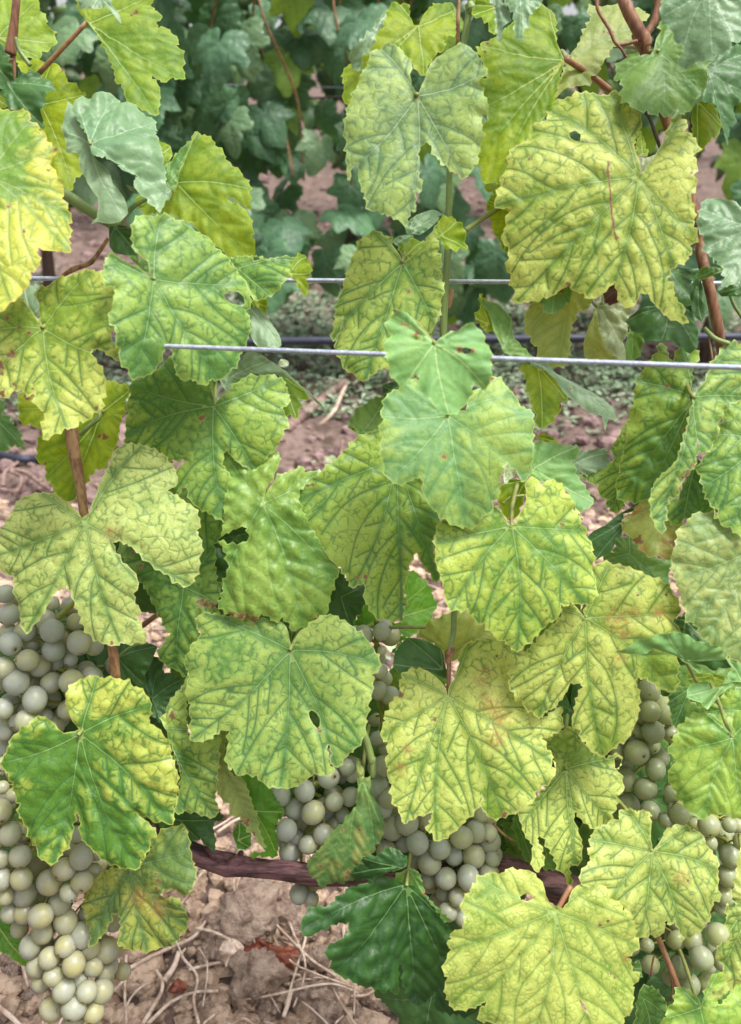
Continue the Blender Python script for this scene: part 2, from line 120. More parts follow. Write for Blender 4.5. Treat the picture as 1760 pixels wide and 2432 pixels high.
6.7|M|I 245,125|I 330,895 700,600 710,150 H 1320,640 1220,230|I 245,125 275,100 290,60 330,0 F 340,1500 330,1400 375,1360 425,1415 470,1385 570,1410 575,1460 610,1500 645,1540 640,1570 690,1640 I 640,0 665,60 690,90 665,110 715,150 710,180 745,240 735,280 745,360 740,380 760,480 750,560 720,610 700,600 665,600 610,590 600,615 555,600 550,660 530,700 500,710 460,760 420,800 370,850 330,900 290,860 250,830 190,815 160,780 110,715 60,720 30,660 10,670 -10,630 H 1360,635 1340,640 1310,645 1290,570 1260,480 1230,380 1215,300 1205,210 1240,110 1280,70 1400,100 1500,60 1530,20 1600,0 1625,50 1660,110||zone=I 150,100,200,.5 500,300,150,.4;rust=I 560,117,10 545,112,8 475,640,8 480,690,8 135,512,8;quilt=.9
5.9|Y|I 695,685|I 820,1540 420,1305 1270,1145 1290,650 840,370 560,640|I 695,685 680,640 710,600 740,500 740,380 780,350 860,360 920,370 990,390 1050,420 1100,440 1170,470 1220,500 1230,540 1270,580 1275,610 1295,650 1250,690 1240,710 1290,770 1290,800 1275,870 1280,1000 1285,1120 1270,1150 1210,1140 1140,1100 1080,1060 1030,1050 1005,1070 1040,1160 1045,1280 1030,1340 1000,1390 980,1430 920,1460 880,1500 820,1545 740,1510 710,1450 680,1440 675,1380 620,1345 640,1220 650,1170 680,1110 665,1085 610,1085 580,1150 540,1200 520,1240 480,1250 420,1310 385,1270 350,1265 320,1200 275,1200 270,1150 240,1130 250,1060 220,980 215,900 180,820 200,820 330,900 430,790 545,680 555,600 620,600 670,660||blush=I 890,690,75 1000,655,35 930,780,40 900,930,40 860,700,50 1150,660,50;rust=I 1190,547,9 1008,547,9;zone=I 1130,1000,140,.8 850,1380,140,.4
8|H|I 1300,940|I 880,905 1540,940 1190,785|I 870,910 980,850 1080,800 1180,790 1200,780 1290,785 1360,820 1420,830 1510,855 1530,890 1550,935 1540,950 1450,945 1345,950 1400,990 1412,1010 1400,1025 1370,1010 1320,960 1250,920 1200,895 1110,880 1010,900 920,905||sm=1;pet=I 1370,1075;petw=20;tx=-30
6|MP|I 1760,240|I 1640,940 1310,430 1440,800 1350,60 1320,700|I 1350,50 1420,45 1500,60 1560,120 1640,160 1700,180 1700,960 1640,950 1590,910 1560,930 1510,870 1490,860 1460,800 1430,810 1410,740 1370,710 1350,705 1320,710 1325,640 1295,580 1300,540 1280,510 1255,460 1240,420 1225,290 1255,200 1265,140 1300,120 1340,70||zone=I 1450,100,120,.6 1640,860,120,.2
4|P|I 1100,20|I 1190,330 930,105 1280,90|I 925,105 940,80 980,50 1010,0 F 1060,1505 1125,1470 1220,1500 I 1230,20 1290,60 1300,110 1260,150 1245,220 1225,320 1190,335 1140,310 1070,290 1030,240 1000,200 960,170 930,130||blush=I 1210,220,70 1000,30,50 1180,300,60 1050,270,45;rust=I 1030,210,26 935,103,12 1225,230,24
3.5|D|I 980,60|I 780,320 730,220|I 1040,0 1000,30 930,50 920,130 910,190 880,200 880,230 850,290 820,300 780,325 745,300 735,260 725,200 760,150 820,120 880,70 960,20 980,0 F 1050,1500||sm=1;cup=.3
2.5|G|I 960,300||I 885,195 940,200 960,170 1030,250 1100,300 1180,340 1230,320 1230,400 1250,480 1220,490 1180,460 1100,440 1000,400 900,360 810,340 820,300 860,290||
4|D|I 1300,700||I 1240,700 1320,650 1325,710 1400,740 1420,800 1430,850 1340,830 1290,780||
5|T|I 1450,1040||I 1310,1060 1320,1030 1450,1020 1535,1040 1550,1070 1480,1110 1440,1070 1380,1080 1340,1100||sm=1
6|H|I 1540,1090|I 1320,1160 1430,1240|I 1310,1170 1320,1130 1360,1090 1440,1070 1455,1110 1480,1115 1560,1080 1640,1075 1560,1110 1500,1160 1430,1245 1380,1200||sm=1
6|H|I 1640,1060|I 1550,930|I 1545,1040 1590,1000 1545,920 1600,960 1660,950 1700,980 1700,1080 1620,1075 1560,1070||sm=1
4|MG|I 1330,1110|I 1240,1350 1210,1200|I 1200,1240 1210,1150 1290,1090 1330,1120 1320,1190 1420,1250 1440,1260 1340,1290 1300,1330 1250,1360 1215,1320 1220,1270||
4|MG|I 1640,1250|I 1450,1260|I 1550,1140 1640,1110 1700,1100 1700,1400 1595,1410 1500,1320 1430,1250 1500,1170||
6.4|K|I 1590,1415|L 1420,400 I 1200,1490 L 1700,400 I 1430,1270 I 1700,1260|I 1590,1415 1560,1370 1490,1290 1440,1265 1400,1270 1345,1270 1340,1295 1300,1300 1300,1325 1255,1345 1260,1385 1225,1405 1230,1440 1195,1490 1220,1520 1260,1555 1225,1600 L 1225,20 1260,50 1230,80 1215,140 1230,190 1265,240 1270,280 1300,290 1330,350 1370,370 1410,400 1440,400 1470,370 1530,370 1570,365 1600,400 1700,410 I 1720,1350 1700,1240 1600,1260 1590,1300 1600,1380||quilt=1.8
6|M|H 330,882|K 250,205 G 1130,1430 H 600,1590 865,960 G 1240,660|H 330,882 325,800 320,770 280,710 230,700 150,690 60,690 0,685 G 1340,665 1240,650 1185,700 1215,770 1195,820 1150,850 1155,880 1115,930 1105,970 1130,1000 1140,1040 1125,1090 1115,1160 1135,1210 1120,1240 1135,1300 1135,1380 1125,1430 1175,1440 1220,1435 1280,1400 1320,1370 1380,1370 1375,1440 1365,1500 1370,1580 1390,1620 J 1400,80 1430,135 1480,120 1540,130 1570,170 K 205,205 260,210 310,210 370,185 420,150 460,120 520,130 560,130 590,90 560,60 H 550,1560 560,1490 550,1460 560,1560 575,1595 610,1600 640,1550 680,1510 710,1490 760,1430 780,1350 785,1300 800,1220 820,1160 830,1090 825,1030 870,1000 875,950 850,900 830,860 800,820 740,770 700,730 640,700 600,670 560,665 500,690 440,740 390,760 350,840|H 435,1260 450,1245 480,1265 500,1300 500,1345 485,1358 460,1330 440,1290|rust=H 500,1375,10 490,1362,8;zone=H 120,800,260,.5 700,1450,160,.7 G 1350,850,120,.4;quilt=1.1
3|D|H 640,560|H 700,720 780,480|H 600,450 620,380 640,400 690,470 715,510 780,470 795,540 770,620 720,700 705,740 650,700 560,665 560,600 580,520||
2|TG|H 780,740|H 1240,600 1180,470 960,890|H 715,740 770,630 790,590 850,670 890,710 1020,720 1025,680 1040,610 1060,600 1030,510 1050,400 1100,400 1180,470 1210,520 1250,590 1230,630 1200,650 1215,680 1130,750 1100,780 1040,800 960,900 945,900 970,870 1020,790 940,760 830,750||
3|P|H 1300,900|H 1120,800 1560,760|H 1110,800 1145,740 1200,700 1290,660 1340,640 1440,640 1490,700 1530,720 1580,780 1580,820 1440,830 1400,840 1360,920 1330,950 1290,950 1270,940 1245,870 1210,840 1150,810||
4|D|H 1260,1000||H 960,970 980,900 1050,810 1130,815 1210,850 1245,870 1270,950 1290,1060 1200,1020 1100,990 1030,1020 990,1020||sm=1
5.1|Y|H 1292,1162|K 1225,540 1030,425 H 895,1400 L 200,385 I 490,1560 H 1420,840 H 1010,1030|H 1292,1162 1270,1100 1235,1060 1190,1020 1140,998 1055,995 1050,1010 1005,1030 1020,1050 995,1075 1000,1110 1005,1150 960,1185 930,1215 940,1240 905,1280 910,1310 895,1330 885,1410 930,1440 920,1490 935,1510 905,1550 930,1600 K 930,80 920,110 930,150 950,180 950,250 960,310 985,320 1000,370 1025,430 1050,410 1110,380 1170,365 1200,350 1195,390 1160,470 1200,485 1215,540 1260,530 1310,500 1370,450 1410,400 1460,350 1490,300 L 60,260 60,320 90,355 110,385 180,390 230,370 280,350 380,280 390,230 480,160 515,90 490,30 I 510,1600 490,1550 500,1530 460,1490 425,1420 470,1410 540,1370 560,1330 545,1280 555,1230 530,1230 420,1310 380,1270 330,1230 270,1190 240,1140 250,1060 220,990 180,830 H 1590,800 1500,820 1420,835 1395,860 1370,900 1360,960 1340,1020 1330,1060 1300,1100||blush=H 1050,1490,30 1000,1600,40 1520,1040,50 1540,1200,60 1600,1270,50 I 100,1210,60 180,1300,60 150,1420,60 60,1060,50;rust=H 1585,922,10 1210,1303,12 1005,1150,16 L 205,370,16;zone=L 130,320,90,.5 K 1300,100,120,.4;fold=0;flap=H 1292,1162,-.22 K 1440,60;pet=H 1300,900;petw=24
4.4|Y|L 575,90|L 660,680 850,400 905,20 310,430 620,815|I 430,1430 560,1370 620,1350 660,1360 690,1450 740,1500 820,1545 885,1505 915,1560 905,1590 875,1600 L 890,10 915,45 880,90 915,150 925,220 880,250 885,340 855,360 860,390 800,430 770,460 720,430 680,400 650,355 635,355 630,400 660,470 685,540 690,590 680,670 655,685 615,665 605,700 630,800 615,820 580,740 530,680 490,590 455,520 420,495 405,510 410,540 440,570 430,600 450,640 430,690 400,720 380,700 370,640 380,560 330,490 290,380 290,340 380,280 480,170 515,90 500,0||zone=I 650,1500,120,.9
3|G|L 270,400||L 250,380 290,350 340,490 380,570 370,640 390,710 330,640 290,550 265,480||
3|G|L 460,550||L 440,500 500,590 540,710 430,690 450,640||
7|Y|L 1100,590|L 1050,1130 840,880 1310,1155 1480,690 740,520 960,335 1320,445|L 1100,590 1090,520 1100,440 1090,390 1085,370 1110,375 1080,350 1040,345 1020,355 990,340 965,325 960,340 910,345 905,400 850,410 840,430 790,445 750,480 740,510 720,530 730,560 700,580 715,610 725,640 700,670 655,710 640,750 660,790 780,795 830,830 840,880 920,920 975,980 1000,1050 1010,1130 1050,1135 1120,1115 1180,1125 1200,1080 1190,1030 1200,1010 1225,1050 1250,1020 1280,1070 1305,1110 1310,1160 1330,1130 1370,1130 1380,1090 1410,1090 1415,1030 1450,1020 1455,960 1465,890 1500,880 1490,820 1500,740 1490,690 1505,660 1480,610 1465,580 1430,550 1420,500 1395,475 1345,465 1340,445 1300,435 1245,430 1230,450 1190,445 1170,490 1140,550||blush=L 1265,740,45;rust=L 1305,762,8
8.6|YS|L 515,960|L 430,1720 760,1700 K 1320,1200 L 1035,1185 L 740,795 L 60,760 L 20,1620|L 480,910 455,860 440,780 400,750 380,720 330,705 290,710 235,700 210,715 180,735 140,725 90,745 40,760 K 1480,790 1445,800 1435,840 1400,870 1375,950 1415,980 1390,1020 1380,1060 1310,1100 1325,1130 1295,1165 1325,1200 1300,1260 1280,1345 1310,1380 1300,1440 1310,1500 1350,1590 1390,1605 1450,1590 1500,1570 1560,1540 1530,1570 1520,1600 1530,1680 1700,1700 L 400,1720 700,1720 960,1720 975,1640 1010,1610 1020,1550 1030,1500 1025,1440 1070,1400 1060,1350 1020,1350 1010,1310 970,1250 1000,1220 1040,1180 1010,1120 1000,1060 1000,1040 970,1010 975,980 950,950 920,950 910,910 880,890 835,880 840,840 800,800 770,790 730,795 700,775 670,790 620,830 590,900 560,940|L 300,870 340,852 375,855 380,885 340,895 305,890 ; L 675,1505 700,1530 735,1600 720,1590 690,1550|pet=L 605,800;petw=32;zone=L 60,860,160,.5 520,1050,140,.4;rust=L 485,1210,10 300,1225,9 790,1040,12 830,1015,9 870,1350,8 895,1375,8;blush=L 960,1260,30;lab=pale speckled yellow leaf at the bottom, in front of all
6.4|K|L 1390,1540|L 1200,1610 1500,1340 1450,1760 1270,1420|L 1390,1540 1385,1490 1360,1470 1310,1430 1270,1415 1240,1440 1235,1500 1200,1550 1195,1600 1170,1620 1175,1680 1250,1760 1700,1760 1700,1400 1640,1400 1590,1470 1530,1520 1480,1530 1540,1470 1580,1430 1580,1370 1560,1330 1500,1335 1460,1350 1440,1400 1410,1460 1400,1510||quilt=1.2
7.4|Y|L 1720,900|L 1520,1200 1600,910 1500,1520|L 1640,580 1620,720 1590,850 1610,910 1600,930 1570,940 1560,905 1550,915 1560,980 1555,1010 1575,1100 1585,1150 1530,1160 1510,1200 1530,1280 1560,1300 1570,1370 1585,1420 1540,1470 1480,1530 1560,1500 1640,1430 1700,1380 1700,560||quilt=1.5
4|MG|L 1040,1480|L 1100,1720 1190,1600|L 1070,1410 1110,1420 1160,1470 1200,1530 1190,1560 1195,1600 1210,1620 1215,1720 970,1720 1010,1610 1000,1500 1025,1440||zone=L 1100,1550,150,.8
4|G|L 960,1300||L 930,1240 1030,1270 1040,1310 1020,1350 960,1360||
5.4|DK|K 1040,800|K 1120,1555 610,1330 1300,1060 400,1040 1440,1630|K 735,795 690,800 600,880 540,910 480,915 430,930 430,960 400,970 390,1020 395,1060 425,1085 470,1075 510,1050 570,1020 620,1010 685,1010 685,1060 650,1100 600,1130 555,1160 545,1210 580,1240 590,1310 620,1340 690,1370 760,1415 830,1430 920,1450 935,1420 950,1450 995,1480 1000,1440 995,1290 1025,1290 1035,1340 1030,1400 1050,1450 1060,1510 1100,1550 1140,1562 1180,1530 1200,1500 1230,1470 1225,1560 1260,1600 1350,1620 1440,1640 1500,1600 1560,1540 1390,1600 1340,1480 1320,1350 1330,1200 1330,1100 1250,1000 1190,920 1150,870 1100,800 1050,795 900,740||quilt=2;cup=.1;lab=dark green leaf low over the clods
6.2|DK|K 1020,690|K 710,745 780,640|K 700,745 740,700 780,680 775,630 850,625 900,600 910,575 960,570 1010,600 1045,640 1040,680 1000,700 920,720 870,745 800,770 735,798||cup=.4
4.6|G|K 1060,700|K 1300,1030|K 930,800 1000,720 1060,690 1110,710 1125,750 1150,850 1200,920 1250,980 1310,1040 1250,1020 1180,920 1130,850 1080,795 1040,820||rust=K 1140,865,20
5.2|GY|K 770,150|K 510,860 690,800 890,450 840,600|K 740,20 760,60 785,100 770,140 800,140 820,130 830,230 870,330 895,400 895,500 850,560 840,620 780,640 775,680 740,710 700,745 725,790 690,810 660,820 640,850 610,830 550,850 515,870 490,840 485,800 455,805 430,740 425,710 440,670 500,600 560,520 610,460 650,430 690,370 735,320 745,200 735,60||rust=K 750,465,12 645,470,10 510,710,11 680,760,18 670,790,14;zone=K 760,520,50,-1 580,680,40,-.8 720,640,50,-.8;lab=ragged green leaf with yellow streaks before the grapes
3|TG|K 110,340|K 280,350 60,240 240,600|J 1470,130 1540,130 K 205,200 270,300 290,370 240,430 250,530 260,560 250,640 80,620 180,600 150,500 100,370 60,250 20,150||
3|TG|J 1450,520||J 1415,480 1460,400 1500,440 1530,490 1520,560 1490,585 1440,550||
4|P|J 1340,40|J 1610,570|G 1325,1370 1380,1370 1365,1500 1370,1580 J 1420,130 1470,140 1500,200 1530,290 1560,380 1570,450 1600,540 1620,580 1590,570 1560,520 1500,450 1460,380 1430,380 1395,340 1400,300 1350,270 1310,190 1310,160 1325,100 1325,0||rust=J 1500,420,18 1540,490,12 1320,155,10;blush=J 1480,400,30
4.6|M|G 1010,1360|J 1285,390 G 1310,1400 J 1080,360|G 1135,1020 1110,1090 1030,1200 985,1310 1020,1380 1060,1500 1100,1640 J 1100,100 1090,200 1060,300 1065,380 1100,355 1160,360 1220,385 1285,398 1305,350 1290,290 1310,200 1325,60 G 1325,1500 1320,1370 1280,1400 1175,1440 1140,1400 1130,1200||rust=G 1050,1280,22;zone=G 1130,1500,100,.4
3|D|J 1100,400||J 860,380 900,330 1060,340 1160,350 1270,390 1290,400 1310,540 1310,590 1240,540 1230,505 1200,520 1140,520 1120,470 1000,440||
7|YM|G 475,1400|J 300,690 840,690 1060,415 G 40,1560 570,1050 930,1210|G 440,1385 385,1390 350,1365 310,1310 260,1285 225,1285 190,1330 130,1370 80,1410 70,1450 55,1490 30,1530 18,1590 J 55,110 75,170 80,240 110,310 100,370 135,470 150,530 190,580 220,650 300,695 330,660 355,620 400,570 415,520 420,450 440,380 455,367 470,390 480,430 475,490 510,540 580,600 630,650 700,680 740,700 780,690 840,695 860,670 860,640 890,620 890,600 915,570 915,510 960,490 930,440 890,400 850,375 830,350 900,370 960,410 985,395 1060,420 1065,370 1060,310 1085,290 1080,240 1100,200 1085,170 1100,110 G 1100,1640 1080,1590 1045,1510 1050,1470 1020,1400 980,1350 920,1325 915,1290 930,1240 935,1200 890,1150 860,1110 820,1105 750,1070 700,1060 620,1060 590,1060 570,1045 500,1060 450,1080 410,1120 390,1180 400,1240 430,1320 470,1370||zone=J 250,250,280,1 650,450,220,.9 G 300,1500,200,.8 J 150,180,60,-.7;quilt=1.6;fold=.3;lab=leaf half green and half yellow over the left grapes
5|YG|J 790,690|J 870,1205 550,1160 1110,1050 1140,600|J 600,745 620,710 700,690 780,690 860,670 920,570 915,510 960,490 1010,450 1060,440 1110,440 1130,490 1140,570 1170,640 1195,720 1190,770 1150,855 1110,850 1080,820 1050,812 1000,820 980,850 1010,880 1060,870 1100,890 1110,930 1130,970 1125,1030 1110,1080 1070,1110 1040,1160 980,1195 900,1210 850,1215 820,1200 770,1200 740,1170 715,1165 715,1140 730,1100 740,1000 720,965 680,970 660,1030 620,1100 570,1165 530,1165 550,1120 540,1080 550,1050 510,1030 525,980 515,940 488,920 520,890 500,870 540,840 530,820 570,790 590,750||blush=J 850,880,60 960,940,60;rust=J 970,760,14 960,810,12 985,775,10 955,725,10;quilt=1.2;zone=J 1050,650,140,.7
2|TG|J -40,1000|J 160,1280|J -40,900 30,940 90,1040 140,1100 150,1200 170,1290 110,1270 60,1220 0,1200 -40,1200||
6|Y|G 528,108|G 700,850 130,780 1150,490 D 850,1165 G -50,300 D 250,1465|G 500,80 D 500,1610 430,1530 370,1500 300,1465 240,1462 180,1470 110,1500 60,1540 40,1600 G 20,80 0,110 -40,150 -60,250 -40,400 0,420 40,430 50,480 40,540 65,590 70,640 90,700 110,760 145,785 175,740 230,680 270,620 310,550 340,510 400,490 435,520 455,590 470,640 490,730 520,790 560,830 620,850 650,862 700,840 780,845 850,838 840,810 855,790 830,750 810,700 790,670 830,670 830,640 800,600 795,540 825,500 825,460 800,400 740,350 700,290 685,230 720,215 770,230 840,290 900,345 960,395 1010,420 1060,470 1130,490 1160,440 1190,390 1195,320 1215,250 1190,180 1180,150 1200,100 1190,60 1170,10 D 1080,1490 1000,1440 1060,1385 1050,1340 1030,1290 1000,1260 980,1220 900,1180 860,1165 820,1160 770,1155 730,1170 690,1210 680,1260 640,1340 600,1450 550,1590||rust=G 110,725,11 752,550,7 720,60,8 590,12,9 650,845,12;blush=G 690,160,50;zone=G 640,560,100,.2;quilt=1.1
"""
# x,y,r,level (0 nearest) for every berry one can make out
GRAPES = {
"left upper bunch": (3.6, "G 318,765,80,0 63,845,78,0 168,943,77,0 480,838,80,0 20,990,75,0 328,885,75,.6 100,1077,83,0 213,1183,82,0 435,1075,77,0 160,1315,78,0 20,1240,70,0 155,770,75,1 55,665,72,1 280,700,70,1 315,600,50,1.4 240,980,70,1 310,1080,70,1 430,940,45,1 560,1050,70,1 410,1245,65,1 460,710,55,1 190,840,60,1.4 30,540,60,1 20,1370,70,1 110,1320,60,1 -10,1090,60,1 340,970,50,2 200,1080,50,2 60,1200,60,2 340,1340,60,2 30,1470,70,2 270,1290,60,2 110,1440,60,2 0,1590,60,2 420,1010,60,2.4"),
"left lower bunch": (5.4, "J 0,345,78,0 62,484,73,0 122,620,75,0 -25,515,60,0 0,635,65,0 5,755,75,0 130,757,72,0 393,697,75,0 495,628,76,0 500,775,72,0 300,780,82,.4 420,840,62,0 248,985,82,0 30,860,60,.4 360,910,75,1 400,1015,80,1 150,965,72,1 60,970,60,1 150,850,80,1 500,1100,85,1 260,1085,72,1 402,1165,72,.4 185,1170,75,1 300,1240,72,.4 450,1275,77,.2 540,1175,75,1.3 650,1190,85,2 225,1290,70,1 330,1350,70,.4 565,1290,65,1.2 390,1435,77,.2 530,1445,70,.4 250,1390,65,1.2 480,1375,60,1 620,1440,75,1.3 450,1545,80,.2 320,1545,85,1 570,1570,70,.8 450,1630,65,1 640,1330,60,2 80,250,50,1 70,290,40,1 15,200,45,1 20,60,50,1 470,490,60,1 590,600,50,2 150,540,50,2 570,720,60,2 270,1140,60,2 120,1060,60,2 520,980,50,2 690,1010,70,2.4"),
"small middle bunch": (2.8, "K 472,353,76,0 420,222,70,.3 535,487,70,.2 310,460,73,0 440,548,60,.2 600,288,62,.2 565,140,72,.4 330,590,75,1 697,257,60,.6 360,330,70,1 265,245,75,.8 680,80,60,1 370,500,50,1 650,370,50,1.4 600,430,50,1.4 710,130,45,1 310,320,50,1.4 290,330,50,2 640,60,60,2 560,360,60,2 385,850,65,1 460,880,50,1"),
"long middle bunch": (3.6, "K 1105,538,77,0 1245,570,74,.2 1180,660,78,.5 1280,755,72,.2 1417,750,78,0 1350,870,62,.3 1290,960,63,.4 1375,505,72,.2 1040,420,78,.4 950,445,80,.8 890,330,68,.4 930,265,70,.2 870,195,65,.5 905,70,70,.3 920,590,70,1 1330,620,60,.9 1450,620,78,.8 1540,720,65,.8 1560,635,55,1 1460,470,72,1 1540,480,60,1.2 1170,760,60,1.2 1265,850,50,1.2 1380,1000,50,.9 1540,530,80,1.6 1020,550,50,1.2 1160,410,60,1.6 960,150,60,1.6 1490,360,60,1.6 1330,960,40,2 1230,900,60,2 1090,650,50,2 H 888,770,60,.5 775,790,65,.6 890,885,32,.5 880,1010,50,.6 870,1130,60,1.8 940,1160,60,1.8 860,1420,50,2"),
"right bunch": (3.0, "I 1085,1255,68,0 1105,1380,75,0 1005,1507,80,0 1120,1610,70,0 1080,1130,72,.6 1010,1380,50,1 1180,1250,90,1 1220,1390,65,1 1090,1460,60,1 1150,1540,60,1.6 890,1510,50,1 940,1650,60,1 L 1060,208,75,0 955,310,75,.8 945,165,65,.8"),
"lower right bunch": (4.6, "L 1268,367,67,0 1445,430,72,0 1220,240,55,1 1450,540,50,0 1570,430,50,.4 1620,430,50,.6 1580,620,75,1 1560,740,70,1 1540,860,65,1.2 1520,930,50,1.4 1500,1100,78,.4 1400,1240,80,.2 1285,1290,70,1 1350,1130,70,1 1530,1250,70,1 1250,1130,60,1.4 1070,1160,45,1.4 1320,1400,75,1.6 1180,400,50,2 1360,430,50,1.6 1090,1280,60,1.6 1640,530,50,1 1640,620,60,1.5 1430,1390,60,1.8"),
}
C = scene.collection
rng = np.random.RandomState(7); rnd = random.Random(11)
CR = Vector((1, 0, 0)); CU = Vector((0, math.sin(PITCH), math.cos(PITCH))); CF = Vector((0, math.cos(PITCH), -math.sin(PITCH)))
TILE = dict(A=(0, 0), B=(560, 0), C=(1120, 0), D=(0, 600), E=(560, 600), F=(1120, 600),
            G=(0, 1200), H=(560, 1200), I=(1120, 1200), J=(0, 1792), K=(560, 1792), L=(1120, 1792))
TS = 1641 / 640.0
def px(t, x, y): return (TILE[t][0] + x / TS, TILE[t][1] + y / TS)
def ray(p):
    return (CR * ((p[0] - W0 / 2) / FOC) + CU * (-(p[1] - H0 / 2) / FOC) + CF)
def pt(p, z): return ray(p) * z                      # world point at depth z in front of the lens
def canopy(layer, p): return 0.625 + 0.05 * (p[1] - H0 / 2) / (H0 / 2) - (layer - 4.5) * 0.0172
def parse(s, tile=None):
    out = []
    for tok in s.split():
        if tok in TILE: tile = tok; continue
        v = [float(q) for q in tok.split(',')]
        out.append((px(tile, v[0], v[1]), v[2:]))
    return out

# ---------------------------------------------------------------- materials
def mat(name):
    m = bpy.data.materials.new(name); m.use_nodes = True; nt = m.node_tree; nt.nodes.clear()
    return m, nt
class N:
    def __init__(s, nt): s.nt = nt
    def n(s, typ, **kw):
        nd = s.nt.nodes.new(typ)
        for k, v in kw.items(): setattr(nd, k, v)
        return nd
    def l(s, a, b): s.nt.links.new(a, b)
    def attr(s, name, out="Fac"): return s.n("ShaderNodeAttribute", attribute_name=name).outputs[out]
    def mr(s, v, a, b, c=0., d=1., interp='SMOOTHSTEP'):
        m = s.n("ShaderNodeMapRange", interpolation_type=interp)
        s.l(v, m.inputs[0])
        for i, q in zip((1, 2, 3, 4), (a, b, c, d)): m.inputs[i].default_value = q
        return m.outputs[0]
    def math(s, op, a, b=None, clamp=False):
        m = s.n("ShaderNodeMath", operation=op, use_clamp=clamp)
        for i, q in enumerate((a, b)):
            if q is None: continue
            if isinstance(q, (int, float)): m.inputs[i].default_value = q
            else: s.l(q, m.inputs[i])
        return m.outputs[0]
    def mix(s, f, a, b, mode='MIX'):
        m = s.n("ShaderNodeMix", data_type='RGBA', blend_type=mode)
        for i, q in zip((0, 6, 7), (f, a, b)):
            if isinstance(q, (int, float)): m.inputs[i].default_value = q
            elif isinstance(q, tuple): m.inputs[i].default_value = (*q, 1)
            else: s.l(q, m.inputs[i])
        return m.outputs[2]
    def noise(s, vec, scale, detail=3, rough=.55):
        m = s.n("ShaderNodeTexNoise"); m.inputs["Scale"].default_value = scale
        m.inputs["Detail"].default_value = detail; m.inputs["Roughness"].default_value = rough
        if vec is not None: s.l(vec, m.inputs["Vector"])
        return m.outputs["Fac"], m.outputs["Color"]
    def vor(s, vec, scale, feat='DISTANCE_TO_EDGE', rand=1.):
        m = s.n("ShaderNodeTexVoronoi", feature=feat); m.inputs["Scale"].default_value = scale
        m.inputs["Randomness"].default_value = rand
        s.l(vec, m.inputs["Vector"]); return m.outputs["Distance"] if feat == 'DISTANCE_TO_EDGE' else m.outputs["Color"]
    def vmath(s, op, a, b):
        m = s.n("ShaderNodeVectorMath", operation=op)
        for i, q in enumerate((a, b)):
            if isinstance(q, tuple): m.inputs[i].default_value = q
            elif q is not None: s.l(q, m.inputs[i])
        return m.outputs[0]
    def scale(s, a, f):
        m = s.n("ShaderNodeVectorMath", operation='SCALE'); s.l(a, m.inputs[0]); m.inputs["Scale"].default_value = f
        return m.outputs[0]

def srgb(h):
    h = h.lstrip('#'); c = [int(h[i:i + 2], 16) / 255 for i in (0, 2, 4)]
    return tuple(q / 12.92 if q <= .04045 else ((q + .055) / 1.055) ** 2.4 for q in c)
def dim(c, k): return tuple(q * k for q in c)

